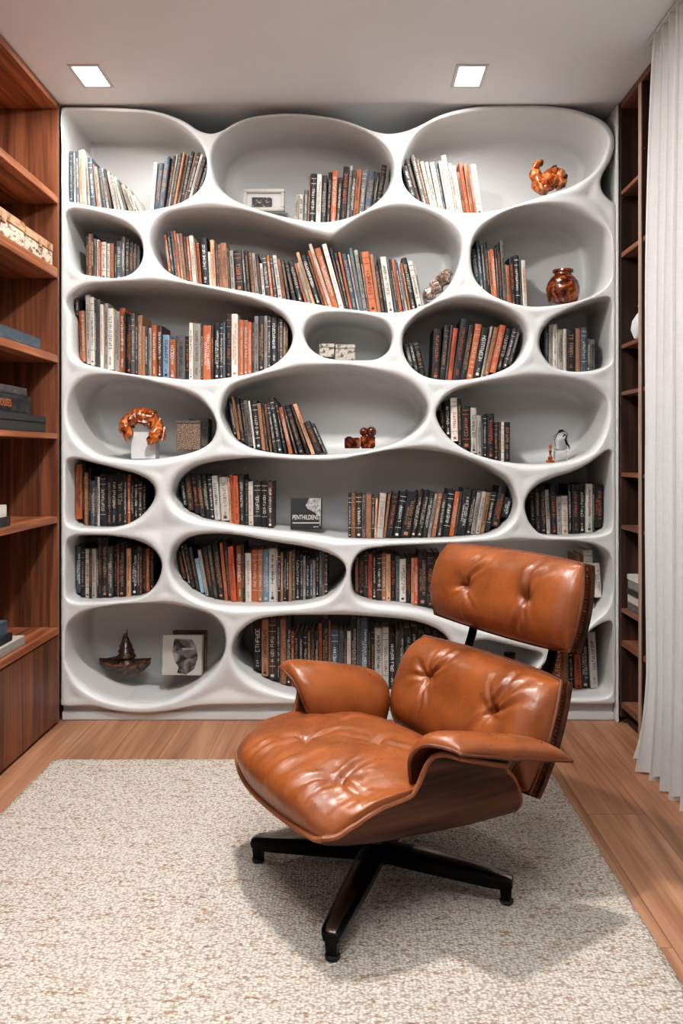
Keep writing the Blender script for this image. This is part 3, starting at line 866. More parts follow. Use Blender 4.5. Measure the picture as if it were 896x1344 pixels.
BOOKS = []      # every book found: dict
def group(niche, s, x0, x1, lean, items, where, ytop_off=0):
    P = CONT[niche]; d = YF+s
    toks = items.split(); spec = []
    for tk in toks:
        code = tk[0]; w_, y_ = tk[1:].split('.')
        spec.append((code, float(w_), float(y_)))
    X0, X1 = WX(x0, d), WX(x1, d)
    tot = sum(a[1] for a in spec)
    scale = (X1-X0)/tot
    best = None
    for attempt in range(40):
        res, prev, x = [], None, X0
        ok = True
        cur = 0
        for i, (code, w_, y_) in enumerate(spec):
            u = (cur+w_/2)/tot; cur += w_
            th = R(interp(lean, u)); rr = random.Random(hash_((niche, x0, i)))
            th += R(rr.uniform(-.5, .5)) if abs(th) > R(1) else 0
            t = max(.004, w_*scale*math.cos(th)-.0006)
            ztop = CAMZ-(y_-595)*d/F
            xc = max(x+t/2/math.cos(th)*1.0, X0)
            step = .0004; r = None
            for _ in range(400):
                r = place(P, xc, t, ztop, th)
                if r is not None and (prev is None or not overlap(quad_of(xc, r[0], t, r[1], th), prev)): break
                xc += .0007
                r = None
            if r is None: ok = False; break
            prev = quad_of(xc, r[0], t+.0006, r[1], th)
            x = prev[1][0]
            res.append((code, xc, r[0], t, r[1], th, i))
        if res and (best is None or len(res) > len(best) or (len(res) == len(best))): best = res
        if ok and x <= X1+.004: break
        scale *= .965
    n = len(spec)
    for (code, xc, z, t, h, th, i) in best:
        rr = random.Random(hash_((niche, x0, i, 'd')))
        BOOKS.append(dict(code=code, x=xc, z=z, t=t, h=h, th=th, i=i, n=n, y=d+rr.uniform(-.010, .012), niche=niche, where=where,
                          left=spec[i-1][0] if i > 0 else None, right=spec[i+1][0] if i < n-1 else None, seed=hash_((niche, x0, i, 's'))))
def hash_(t):
    h = 2166136261
    for ch in repr(t): h = ((h ^ ord(ch))*16777619) & 0xffffffff
    return h

group('N1', .06, 91, 187, (0,-2,-5,-10,-16,-23), 'B6.198 w4.199 B7.198 t5.197 W7.197 w4.205 B8.207 o0.0'.replace(' o0.0','')+' O3.215 w5.219 B6.219 w5.220 k4.222 w5.224 w6.229 W5.231 g4.236 w8.240 w8.247 W5.255', 'of the left group in the top left niche')
group('N1', .06, 197, 263, (4,7,10,14,17), 'W6.213 B9.213 B9.205 k8.203 w3.203 k6.201 T4.201 w4.201 k7.197 T4.200 k6.200 w5.203 k6.206 g5.207', 'of the right group in the top left niche')
group('N2', .08, 386, 500, (2,2,2,3,4,6,10), 'w6.256 W7.254 g6.249 T3.229 K9.228 W7.229 k8.229 K6.225 O8.224 k6.233 K9.219 w4.217 k6.224 O7.223 g8.223 B11.223 k5.226 k8.216', 'in the top middle niche')
group('N3', .06, 539, 634, (-17,-14,-10,-9,-8), 'k9.209 k7.206 g7.203 T5.208 W6.211 w6.212 W8.213 B5.212 W6.212 W8.203 w6.214 W6.216 T6.224 r5.212 T6.216 r4.216 W10.214', 'in the niche with the camel')
group('N4', .06, 113, 183, (0,0,0,1), 'k4.310 T7.307 k3.307 g5.314 W3.314 r4.316 W9.317 k3.317 w5.320 T7.320 k3.323 B10.316 g6.311 k6.314 k7.318 k6.320 g5.322', 'in the small niche second from top left')
group('N5', .06, 221, 563, (-8,-6,-5,-3,-3,-4,-5,-6,-9,-16,-18,-17,-12,-9,-8,-9,-10,-13), 'O5.308 k5.304 B5.303 O4.303 w4.306 T6.306 k5.310 O4.311 W7.309 T3.318 O5.319 K12.311 W4.330 t7.314 k6.320 T5.321 T10.319 k3.326 w7.328 K14.328 g4.329 K6.329 T6.331 w6.332 K5.334 W5.345 k8.334 O5.335 k5.335 W7.335 T6.340 k5.340 K7.344 K9.341 O4.345 w5.345 t6.330 K9.334 K5.335 O5.329 W6.319 O11.324 W8.320 K4.325 k5.331 O4.331 B9.332 w3.334 B6.326 w7.327 k3.331 O13.330 T6.334 k7.347 k4.337 W10.337 g4.338 K4.340 O5.340 B4.340 w4.342 O4.345 K9.337 W8.342 w4.349', 'in the niche with the crumpled crystal')
group('N6', .07, 623, 693, (-6,-5,-4,-3,-2), 'B8.309 B6.313 g4.320 K6.318 T4.329 O6.327 k3.325 K5.321 g6.316 t3.347 O4.348 K7.337 K8.334 g3.335 W7.341', 'in the niche with the amber jar')
group('N7', .07, 98, 379, (-2,0,0,0,0,0,0,0), 'K6.390 O4.408 T5.408 W7.386 W7.390 k3.393 g6.393 W5.400 w6.398 W9.405 w8.408 O9.404 k2.410 K9.415 g6.412 k4.411 T7.414 T5.428 k4.428 w5.430 O7.426 r3.426 N7.427 b11.439 O10.445 g15.440 K7.441 W6.424 w12.425 k3.426 O13.427 N4.428 K9.423 k6.423 B4.423 K9.412 W10.412 T3.420 O6.420 T7.420 r6.423 k4.423 G7.415 K9.415 w5.415 k5.415 K10.416 K4.416 g5.417 T5.419 k3.425', 'in the niche left of the tiny boxes')
group('N9', .09, 537, 558, (-14,-11), 'g6.450 k6.450 K9.446', 'at the left side of the oval black-and-orange niche')
group('N9', .09, 566, 670, (2,5,8,9,10,12,14,16), 'K13.431 K9.426 g3.427 r8.430 K13.418 K9.426 O11.424 K12.429 w4.428 T8.429 r10.426 K9.430 k7.431 k6.431', 'at the right side of the oval black-and-orange niche')
group('N10', .08, 715, 782, (0,0), 'B5.430 w5.427 W6.426 w8.432 W4.432 K12.432 T7.431 B8.430 g6.444 g6.445', 'in the niche below the amber jar')
group('N12', .10, 306, 429, (-9,-8,-6,-7,-10,-16,-21,-25), 'K6.521 T5.520 K7.522 k5.524 g8.525 W3.526 K10.525 T6.529 K5.529 T4.530 k6.529 K8.521 K5.526 O7.534 k4.533 K9.531 K5.530 t7.529 K11.552 k5.555', 'in the niche with the amber blocks')
group('N13', .08, 578, 668, (-2,-1,0,0), 'K7.538 K8.526 W10.522 k5.523 K13.533 W9.535 w7.545 k2.545 K5.544 K10.543 k7.554 k3.554 W5.554 K8.554', 'in the niche with the glass bird')
group('N14', .12, 99, 192, (0,0), 'O11.604 k4.609 T6.620 K4.613 B8.631 k4.625 W4.626 K11.622 K9.623 K8.622 K12.621 k5.622 O5.623 K6.630 K7.628 N7.632 k5.636', 'in the niche under the amber dragon')
group('N17', .11, 99, 203, (0,0), 'B9.717 K7.719 W8.721 K5.720 w7.720 k3.720 K6.706 K11.706 k9.717 K6.716 O3.714 K11.713 T3.716 t7.720 K11.720 k5.717 N4.718 K6.720 O6.720 K7.722', 'in the niche above the sailing boat')
group('N15', .11, 240, 360, (-8,-7,-6,-4,-2,-1,0,0), 'K7.630 N8.622 K8.623 k7.623 K7.623 k6.624 W8.624 W12.626 t3.627 O4.623 r7.624 K8.623 k4.630 W7.632 K11.632 K9.632 N8.632', 'among those left of the black display book')
group('N15', .11, 457, 667, (0,0,1,8,10,10,10,8,8,9,10,11,13), 'K4.648 T6.648 N9.647 g5.649 T8.649 k4.649 t3.655 W9.647 T4.648 K9.646 K10.645 K14.644 N8.644 K8.643 k7.645 w5.648 T6.647 k7.648 K10.642 O7.645 k3.645 K12.641 K7.643 w6.646 w6.645 T6.646 K8.645 K11.638 K10.640', 'among those right of the black display book')
group('N16', .11, 697, 791, (-3,-2,-1,0,0), 'K6.642 k7.637 K7.636 w6.643 K8.636 w7.652 W9.651 K5.636 K10.636 K8.635 W9.635 k3.636 K12.636', 'in the niche under the glass bird')
group('N18', .13, 240, 433, (-12,-11,-9,-6,-2,0,0,0,0,0,0,0), 'K6.718 N5.716 K6.714 k6.718 b8.733 w5.721 K8.718 k6.715 K10.711 O5.712 k5.711 r9.717 O9.716 k4.713 W10.726 O10.722 T8.721 b10.721 W11.720 w3.721 K5.724 T4.725 K5.724 K4.724 T5.724 g5.722 K8.726 k5.728 w4.730 K7.733 B5.734 w4.735 K6.723 B5.722 T4.723 k5.724', 'in the lower middle niche with orange books')
group('N19', .11, 466, 578, (0,0), 'T4.725 K8.725 k6.724 r5.727 K6.724 N7.727 T6.726 t6.727 K7.728 B5.730 W9.734 K7.732 t3.732 r6.732 K12.724 K9.725 k8.725', 'among those left of the headrest')
group('N19', .12, 758, 789, (0,-2,-4), 'T8.729 W10.722 W8.739', 'among those right of the headrest')
group('N20', .13, 332, 590, (0,0), 'K11.812 T9.813 N10.813 k5.813 T8.813 K6.812 r4.829 K6.829 k6.829 K6.829 T3.829 k6.829 K5.829 O4.819 K9.812 T3.815 B10.826 g6.828 k5.828 W5.829 K8.813 g5.813 B9.813 K4.820 K5.822 W10.825 W8.823 K9.834 g5.828 k6.826 K9.824 K9.823 k10.832 K9.832 K10.833 k9.834', 'in the bottom niche behind the chair')
group('N22', .15, 712, 784, (0,-1,-2,-3), 'N6.862 T7.862 O11.858 T8.857 K6.850 r8.845 K10.838 W9.829', 'in the bottom right corner niche')

ORD = ['first','second','third','fourth','fifth','sixth','seventh','eighth','ninth','tenth','eleventh','twelfth','thirteenth','fourteenth','fifteenth','sixteenth','seventeenth','eighteenth','nineteenth','twentieth']
def ordn(i):
    if i < 20: return ORD[i]
    tens = {2: 'twenty', 3: 'thirty', 4: 'forty', 5: 'fifty', 6: 'sixty'}[(i+1)//10]
    return {20: 'twentieth', 30: 'thirtieth', 40: 'fortieth', 50: 'fiftieth', 60: 'sixtieth'}[i+1] if (i+1) % 10 == 0 else tens+'-'+ORD[(i+1) % 10-1]
def book_label(b):
    col = BC[b['code']][0]
    tall = {True: 'tall ', False: ''}[b['h'] > .30]
    thick = 'thin ' if b['t'] < .0125 else ('thick ' if b['t'] > .033 else '')
    lean = 'leaning ' if abs(b['th']) > R(6) else ''
    i, n = b['i'], b['n']
    end = ordn(i)+' from left' if i <= n//2 or n < 12 else ordn(n-1-i)+' from right'
    if i == 0: end = 'leftmost'
    if i == n-1 and n > 1: end = 'rightmost'
    lab = f"{lean}{thick}{tall}{col} book, {end} {b['where']}"
    for drop in (tall, thick, lean):
        if len(lab.split()) <= 16: break
        if drop: lab = lab.replace(drop, '', 1)
    return lab

order = sorted(range(len(BOOKS)), key=lambda k: -BOOKS[k]['t']*BOOKS[k]['h'])
keep = set(order[:300])
rest = MB(); rest_mats = []
def ri(m):
    if m not in rest_mats: rest_mats.append(m)
    return rest_mats.index(m)
for k, b in enumerate(BOOKS):
    rnd = random.Random(b['seed'])
    d = min(.30-(b['y']-YF)-.004, rnd.uniform(.14, .18))
    t, h = b['t'], b['h']
    ink = rnd.choice(BC[b['code']][2])
    qs = spine_text(rnd, t, h)
    cv, cf = book_cover(t, h, d)
    mat4 = Matrix.Translation((b['x'], b['y'], b['z'])) @ Matrix.Rotation(b['th'], 4, 'Y')
    if k in keep:
        me = bpy.data.meshes.new('book'); me.from_pydata(cv, [], cf)
        o = link_mesh('book', me, M['cov_'+b['code']], None, False)
        o.matrix_world = mat4
        tag(o, book_label(b), 'book', 'books '+b['where'])
        page_block(t, h, d).build('page_block', M['pages'], o, fix=False)
        tv, tf = text_geo(qs, h)
        if tf:
            m2 = bpy.data.meshes.new('spine_lettering'); m2.from_pydata(tv, [], tf)
            link_mesh('spine_lettering', m2, M['ink_'+ink], o, False)
    else:
        tr = lambda vs: [tuple(mat4 @ Vector(v)) for v in vs]
        rest.add(tr(cv), cf, ri(M['cov_'+b['code']]))
        pb = page_block(t, h, d); rest.add(tr(pb.v), pb.f, ri(M['pages']))
        tv, tf = text_geo(qs, h)
        rest.add(tr(tv), tf, ri(M['ink_'+ink]))
if rest.f:
    o = rest.build('thin_books', rest_mats, fix=False)
    tag(o, 'remaining thin books squeezed between the larger books in all the niches', 'books', kind='stuff')
for b in BOOKS:
    if b['h'] < .085: print('short', b['niche'], b['i'], round(b['h'], 3))
print('BOOKS', len(BOOKS), 'individual', len(keep))
# ------------------------------------------------------------------ ornaments in the niches
def nfloor(n, px0, px1, s):
    d = YF+s; xs = np.linspace(WX(px0, d), WX(px1, d), 9)
    return max(floor_at(CONT[n], x) for x in xs)
def at(n, px, s, px0, px1): d = YF+s; return (WX(px, d), d, nfloor(n, px0, px1, s)+.0008)
def ico(r, sub, c=(0,0,0), sc=(1,1,1), disp=0, ns=8, seed=0, facet=False):
    bm = bmesh.new(); bmesh.ops.create_icosphere(bm, subdivisions=sub, radius=1)
    vs = []
    for v in bm.verts:
        k = 1+disp*(noise.noise(v.co*ns+Vector((seed, seed*2, 0)))+(.5*noise.noise(v.co*ns*2.2+Vector((seed, 0, 0)))))
        vs.append((c[0]+v.co.x*r*sc[0]*k, c[1]+v.co.y*r*sc[1]*k, c[2]+v.co.z*r*sc[2]*k))
    fs = [tuple(v.index for v in f.verts) for f in bm.faces]; bm.free(); return vs, fs

u = (YF+.10)/F          # metres per pixel about where the ornaments stand
# resting camel (amber)
c0 = at('N3', 725, .10, 704, 745); t = empty('camel_figure', c0); tag(t, 'amber coloured resting camel figure at the right of the top right niche', 'figurine')
def pts(l, ox, oy): return [((x-ox)*u, y_ if len(q) > 2 else 0, (oy-z)*u) for q in l for (x, z, y_) in [(q[0], q[1], q[2] if len(q) > 2 else 0)]]
zb = CAMZ-(c0[2]-CAMZ)*0
by = 595+(CAMZ-c0[2])/u
t.rotation_euler = (0, R(-17), 0)
sk = [(-12,11),(-3,13),(6,17),(14,14),(20,9), (-16,18),(-16,28),(-13,37),(-7,41),(0,38.5), (-12,5,-.026),(-2,4.5,-.034),(-12,5,.026),(-2,4.5,.034),(13,5,-.032),(21,4.5,-.026),(13,5,.032),(21,4.5,.026),(7,25)]
pp = [(q[0]*u, q[2] if len(q) > 2 else 0, q[1]*u) for q in sk]
skin_mesh('body', pp, [(0,1),(1,2),(2,3),(3,4),(0,5),(5,6),(6,7),(7,8),(8,9),(0,10),(10,11),(0,12),(12,13),(3,14),(14,15),(3,16),(16,17),(2,18)],
          [.040,.046,.052,.046,.030,.032,.025,.021,.022,.014,.018,.015,.018,.015,.022,.016,.022,.016,.026], M['amber'], t, 2, .012, 26)
# amber jar
c0 = at('N6', 738.5, .10, 722, 754); t = empty('amber_jar', c0); tag(t, 'round dark amber glass jar with short neck in the upper right niche', 'jar')
h = c0[2]; H = (595+(CAMZ-h)/u-354)*u; r = 21.5*u
prof_ = [(r*.62,0),(r*.86,.012),(r*.99,H*.30),(r*1.0,H*.45),(r*.93,H*.62),(r*.72,H*.76),(r*.5,H*.84),(r*.49,H*.90)]
MB().lathe(prof_, 28, fn=lambda a, z: 1+.045*noise.noise(Vector((math.cos(a)*3, math.sin(a)*3, z*34)))).build('jar_body', M['amber_dark'], t, smooth=True)
MB().lathe([(r*.50,H*.90),(r*.62,H*.925),(r*.62,H*.985),(r*.5,H)], 28).build('rim', M['amber_dark'], t, smooth=True)
# framed picture lying upright (top middle niche)
def box_frame(niche, pxa, pxb, ytop, s, label):
    d = YF+s; k = d/F; x0, x1 = WX(pxa, d), WX(pxb, d); z0 = nfloor(niche, pxa, pxb, s)+.0008; z1 = CAMZ-(ytop-595)*k
    t = empty('picture_frame', ((x0+x1)/2, d, z0)); tag(t, label, 'picture frame')
    w, h = (x1-x0)/2, z1-z0; b = .017
    m = MB()
    m.box(-w, w, 0, .03, 0, b).box(-w, w, 0, .03, h-b, h).box(-w, -w+b, 0, .03, b, h-b).box(w-b, w, 0, .03, b, h-b)
    m.build('frame', M['frame_white'], t, bevel=.003)
    MB().box(-w+b, w-b, .014, .027, b, h-b).build('mat_board', M['block_white'], t, fix=False)
    MB().box(-w+b+.022, w-b-.040, .010, .0138, b+.004, h-b-.020).build('picture', M['print_dark'], t, fix=False)
M['frame_white'] = mat_plain('pale_frame', srgb(190,184,176), .6, .08, 60)
M['print_dark'] = mat_print('dark_print', srgb(26,24,24), srgb(186,176,164), (45,45,45), .5, .58)
box_frame('N2', 319, 373, 247.5, .14, 'pale box frame with a small dark picture standing in the top middle niche')
# crumpled crystal
c0 = at('N5', 575, .09, 573, 577); t = empty('crystal_ornament', c0); tag(t, 'crumpled smoky crystal ornament at the right end of the wide second row of books', 'ornament')
m = MB()
for i, (x, z, r_) in enumerate([(-12,8,9),(-3,9,10),(6,9,9.5),(7,21,9),(0,18,8),(12,15,7)]):
    fl_ = max(floor_at(CONT['N5'], c0[0]+(x+q)*u) for q in (-6, 0, 6))-c0[2]
    vs, fs = ico(r_*u, 2, (x*u, (i % 3-1)*.012, max(z*u-.016, fl_+r_*u*1.22)), (1,1,1), .28, 2.6, i*3.1); m.add(vs, fs)
m.build('crystal_body', M['crystal'], t, smooth=False)
# two tiny printed boxes
def small_box(niche, pxa, pxb, ytop, s, dp, mat, label, rz=0, lid=True):
    d = YF+s; k = d/F; x0, x1 = WX(pxa, d), WX(pxb, d); z0 = nfloor(niche, pxa, pxb, s)+.0008; z1 = CAMZ-(ytop-595)*k
    t = empty('printed_box', ((x0+x1)/2, d, z0), R(rz)); tag(t, label, 'box')
    w, h = (x1-x0)/2*.98, z1-z0; lh = .018
    MB().box(-w, w, 0, dp, 0, h-lh).build('box_body', mat, t, bevel=.002)
    MB().box(-w*1.02, w*1.02, -.002, dp+.002, h-lh+.0004, h).build('lid', mat, t, bevel=.002)
M['print_box'] = mat_print('printed_card', srgb(182,172,158), srgb(84,74,66), (60,60,70), .5, .6)
M['print_box2'] = mat_print('printed_card_grey', srgb(170,160,148), srgb(84,72,62), (50,50,60), .52, .62)
small_box('N8', 419, 438.5, 451, .10, .08, M['print_box'], 'small cream box with dark print, left of the pair in the smallest middle niche')
small_box('N8', 440, 466, 452, .10, .08, M['print_box2'], 'small grey printed box, right and wider of the pair in the smallest middle niche')
# white block and amber dragon draped over it
c0 = at('N11', 187, .11, 173, 200); x0, x1 = WX(172, c0[1])-c0[0], WX(204, c0[1])-c0[0]
by = 595+(CAMZ-c0[2])*F/c0[1]; u2 = c0[1]/F; hb = (by-567)*u2
t = tag(MB().box(x0, x1, -.004, .07, 0, hb).build('white_block', M['block_white'], None, bevel=.003), 'plain white block under the amber dragon figure', 'block'); t.location = c0
t = empty('dragon_figure', (c0[0], c0[1], c0[2]+hb)); tag(t, 'amber dragon figure with a spiked back draped over a white block', 'figurine')
byy = 567
def dp(l): return [((x-187)*u2, y_, (byy-z)*u2) for (x, z, y_) in l]
sk = [(168,577,-.045),(166,568,-.047),(172,559,-.02),(181,554,.0),(191,555,.01),(200,560,.012),(207,568,-.02),(209,578,-.050),(203,586,-.052),(197,590,-.050), (175,583,-.045)]
skin_mesh('body', dp(sk), [(0,1),(1,2),(2,3),(3,4),(4,5),(5,6),(6,7),(7,8),(8,9),(0,10)], [.030,.022,.032,.040,.042,.040,.034,.030,.028,.018,.018], M['amber'], t, 2, .012, 34, loc=(0, 0, .030))
m = MB()
for (x, z) in ((166,547),(174,540),(182,538),(191,539),(201,542),(210,549),(216,560)):
    X, Z = (x-187)*u2, (byy-z)*u2; bx, bz = (x-187)*.80*u2, (byy-(z+16))*u2
    m.tube([(bx, 0, bz), ((bx+X)/2, 0, (bz+Z)/2), (X, 0, Z)], [.026, .018, .005], 7)
m.build('spikes', M['amber'], t, smooth=True)
# speckled box and grey box
M['speckle'] = mat_print('speckled_cloth', srgb(150,124,106), srgb(58,48,42), (240,240,240), .42, .6, .8)
M['grey_cloth'] = mat_print('grey_cloth', srgb(104,98,92), srgb(70,62,56), (90,90,160), .4, .65, .8)
d = YF+.09; k = d/F; z0 = nfloor('N11', 232, 262, .09)+.0008
t = empty('speckled_box', (WX(247, d), d, z0), R(4)); tag(t, 'speckled brown box in front of a grey box at the right of the dragon niche', 'box')
w, h = 15.5*k, (595+(CAMZ-z0)/k-556)*k
MB().box(-w, w, 0, .05, 0, h).build('box_body', M['speckle'], t, bevel=.003)
MB().box(-w-.001, w+.001, -.001, .051, h+.0005, h+.014).build('lid', M['grey_cloth'], t, bevel=.002)
d = YF+.16; k = d/F; z0 = nfloor('N11', 246, 275, .16)+.0008
t = empty('grey_box', (WX(260, d), d, z0), R(-2)); tag(t, 'grey box with small orange label standing behind the speckled box', 'box')
w, h = 13*k, (595+(CAMZ-z0)/k-549.5)*k
MB().box(-w, w, 0, .09, 0, h).build('box_body', M['grey_cloth'], t, bevel=.003)
MB().box(-w+.018, -w+.05, -.001, -.0002, h-.025, h-.010).build('paper_label', M['ink_o'], t, fix=False)
# amber blocks figure
c0 = at('N12', 474, .09, 453, 495); t = empty('amber_block_ornament', c0); tag(t, 'amber glass ornament of stacked blocks at the right of the middle niche', 'ornament')
u2 = c0[1]/F
m = MB()
m.box(-22*u2, -2*u2, -.03, .03, 0, 14*u2).box(-20*u2, -12*u2, -.02, .02, 14*u2, 15.5*u2)
m.build('low_block', M['amber_dark'], t, bevel=.006, seg=2)
m = MB(); m.box(-1.5*u2, 18*u2, -.03, .03, .0, 17*u2)
m.build('tall_block', M['amber_dark'], t, bevel=.006)
m = MB()
for (x, z, r_) in ((3,23,5.4),(13,23,6.4)): 
    vs, fs = ico(r_*u2, 2, (x*u2, 0, z*u2-.004), (1.05,1,1.1), .12, 3, x); m.add(vs, fs)
m.build('knobs', M['amber_dark'], t, smooth=True)
# glass bird and amber figurine
c0 = at('N13', 735, .10, 726, 744); t = empty('glass_bird', c0); u2 = c0[1]/F
tag(t, 'small clear glass bird on a glass block in the niche with open white space', 'ornament')
MB().box(-8*u2, 8*u2, -.022, .022, 0, 12*u2).build('glass_base', M['glass'], t, bevel=.003)
m = MB(); m.lathe([(5*u2, 12.2*u2), (9*u2, 14*u2), (9.4*u2, 24*u2), (8.4*u2, 31*u2), (5*u2, 35*u2), (1*u2, 36.5*u2)], 24, (0,0,0))
m.build('glass_body', M['glass'], t, smooth=True)
MB().tube([(1*u2,-.028,30*u2),(4*u2,-.03,33*u2),(7*u2,-.028,32*u2),(4*u2,-.033,27*u2),(6*u2,-.034,21*u2),(9*u2,-.03,18*u2),(9.5*u2,-.03,14*u2)], [.003,.004,.003,.004,.005,.003,.002], 8).build('neck', M['black_metal'], t, smooth=True)
MB().tube([(x*u2, -.03, z*u2) for x, z in ((-9,18),(-9.4,27),(-6,34),(0,37),(5,36.5),(8,33))], .0016, 6).build('rim', M['black_metal'], t, smooth=True)
MB().tube([(-3*u2,0,36*u2),(0,0,38*u2),(3*u2,0,38.4*u2),(5*u2,0,37.5*u2)], [.003,.005,.005,.002], 7).build('finial', M['black_metal'], t, smooth=True)
c0 = at('N13', 722, .075, 717, 727); t = empty('amber_figurine', c0); u2 = c0[1]/F; tag(t, 'tiny amber standing figurine left of the glass bird', 'figurine')
MB().box(-5*u2, 5*u2, -.012, .012, 0, 3.4*u2).build('base', M['amber'], t, bevel=.002)
MB().lathe([(2.8*u2,3.5*u2),(3.4*u2,6*u2),(1.6*u2,9*u2),(1.5*u2,13*u2),(2.4*u2,16*u2),(1.3*u2,18*u2),(1.6*u2,20*u2),(2.1*u2,22*u2),(1.2*u2,24.5*u2)], 16).build('body', M['amber'], t, smooth=True)
# black display book with title
d = YF+.115; k = d/F; z0 = nfloor('N15', 378, 426, .12)+.0048
t = empty('display_book', (WX(401.5, d), d, z0)); t.rotation_euler = (R(-7), 0, 0)
tag(t, 'square black book with white lettering standing cover forward in the long niche', 'book')
w, h = 20.6*k, (595+(CAMZ-z0)/k-653.5)*k
M['black_cover'] = mat_plain('black_cover', srgb(30,29,29), .45, .1, 60)
MB().box(-w, w, 0, .004, 0, h).box(-w, w, .024, .028, 0, h).box(-w, -w+.004, .0041, .0239, 0, h).build('cover', M['black_cover'], t, bevel=.001)
MB().box(-w+.005, w-.003, .0045, .0235, .003, h-.003).build('page_block', M['pages'], t, fix=False)
Mt = Matrix.Translation((-w*.88, -.0008, h*.30)) @ Matrix.Rotation(R(90), 4, 'X')
text_mesh('title', 'PENTHILDENS', .030, M['ink_w'], t, Mt, sx=.62)
MB().box(-w*.86, w*.82, -.0008, -.0001, h*.175, h*.20).build('title_rule', M['ink_w'], t, fix=False)
MB().box(w*.46, w*.80, -.0008, -.0001, h*.05, h*.072).build('small_print', M['ink_c'], t, fix=False)
M['splash'] = mat_print('grey_splash', srgb(170,168,164), srgb(110,106,102), (70,70,70), .4, .65)
sp = [(-.05,.76),(.04,.82),(.12,.93),(.22,.985),(.94,.985),(.94,.10),(.84,.10),(.82,.40),(.70,.46),(.55,.52),(.35,.58),(.12,.64)]
MB().prism([(x*w, z*h) for x, z in sp], 'y', -.0005, -.0001).build('cover_picture', M['splash'], t, fix=True)
# sailing boat
c0 = at('N23', 164, .235, 140, 188); t = empty('boat_model', c0); u2 = c0[1]/F; tag(t, 'dark bronze sailing boat model with pointed tiered sail in the bottom left niche', 'model boat')
by = 595+(CAMZ-c0[2])/u2; top = (by-826)*u2; deck = (by-870)*u2
stn = 25; ring_n = 11; vs = []; fs = []
for i in range(stn):
    a = -1+2*i/(stn-1); x = a*33.5*u2; hw = .050*(1-abs(a)**2.6)+.003; keel = deck*(abs(a)**2.2)*.93; shear = deck+.018*a*a
    for j in range(ring_n):
        b = -1+2*j/(ring_n-1); vs.append((x, hw*b, keel+(shear-keel)*abs(b)**2.2))
for i in range(stn-1):
    for j in range(ring_n-1): fs.append((i*ring_n+j, (i+1)*ring_n+j, (i+1)*ring_n+j+1, i*ring_n+j+1))
for i in range(stn-1): fs.append((i*ring_n, i*ring_n+ring_n-1, (i+1)*ring_n+ring_n-1, (i+1)*ring_n))
MB().add(vs, fs).build('hull', M['bronze'], t, smooth=True, angle=50)
m = MB()
for sy in (-1, 1):
    m.tube([((-1+2*i/20)*33.5*u2, sy*(.050*(1-abs(-1+2*i/20)**2.6)+.003), deck+.018*(-1+2*i/20)**2+.001) for i in range(21)], .0035, 6)
m.build('gunwale', M['amber_dark'], t, smooth=True)
m = MB()
lev = [(12.5, 0, 5), (12.0, 8, 4), (10.2, 15, 3), (8.2, 21.5, 2.2), (5.6, 27, 1.4), (3.4, 32, .6)]
for (r_, zz, dx) in lev:
    z1 = deck+zz*u2*.98
    m.lathe([(r_*u2*1.0, z1), (r_*u2*1.05, z1+.003), (r_*u2*.72, z1+6.5*u2), (r_*u2*.60, z1+7*u2)], 18, (dx*u2*.5, 0, 0))
m.build('tiered_sail', M['bronze'], t, smooth=True, angle=30)
MB().tube([(2*u2, 0, deck+30*u2), (2.6*u2, 0, top)], [.007, .0012], 8).build('mast', M['bronze'], t, smooth=True)
MB().tube([(-30*u2, -.004, deck+.016), (-6*u2, -.004, deck+10*u2)], .0016, 6).tube([(-20*u2, -.03, deck+.008), (-4*u2, -.012, deck+14*u2)], .0016, 6).build('rigging', M['bronze'], t, smooth=True)
MB().prism([(-30*u2, deck+.016), (-7*u2, deck+.004), (-6*u2, deck+10*u2)], 'y', -.004, .004).build('jib', M['bronze'], t)
# art book in front of another book
d = YF+.15; k = d/F; z0 = nfloor('N23', 212, 266, .16)+.005
t = empty('art_book', (WX(240, d), d, z0)); t.rotation_euler = (R(-6), 0, R(-2)); tag(t, 'large art book with a black and white portrait print beside the boat', 'book')
by = 595+(CAMZ-z0)/k; h = (by-835)*k; w = 28*k
M['cover_pale'] = mat_plain('pale_cover', srgb(176,170,162), .5, .06, 30)
M['print_portrait'] = mat_print('portrait_print', srgb(34,32,31), srgb(150,142,134), (16,16,20), .42, .66)
MB().box(-w, w*.86, 0, .004, 0, h).box(-w, w*.86, .030, .034, 0, h).box(-w, -w+.004, .0041, .0299, 0, h).build('cover', M['cover_pale'], t, bevel=.001)
MB().box(-w+.005, w*.83, .0045, .0295, .003, h-.003).build('page_block', M['pages'], t, fix=False)
pl = [(-.48,.92),(.42,.90),(.62,.72),(.72,.45),(.55,.16),(.15,.02),(-.30,.06),(-.22,.20),(-.42,.34),(-.56,.6)]
MB().prism([(x*w*.95, z*h) for x, z in pl], 'y', -.0006, -.0001).build('cover_picture', M['print_portrait'], t)
MB().box(-w*.06, w*.46, -.0012, -.0007, h*.645, h*.685).build('cover_strip', M['cover_pale'], t, fix=False)
t2 = empty('brown_book', (WX(247, YF+.20), YF+.20, nfloor('N23', 218, 272, .21)+.006)); t2.rotation_euler = (R(-6), 0, R(-2)); tag(t2, 'brown edged book standing behind the black and white art book', 'book')
h2 = (595+(CAMZ-t2.location.z)/((YF+.2)/F)-829)*(YF+.2)/F; w2 = 22*(YF+.2)/F
MB().box(-w2, w2, 0, .004, 0, h2).box(-w2, w2, .036, .040, 0, h2).box(-w2, -w2+.004, .0041, .0359, 0, h2).build('cover', M['cov_N'], t2, bevel=.001)
MB().box(-w2+.005, w2-.003, .0045, .0355, .003, h2-.003).build('page_block', M['pages'], t2, fix=False)
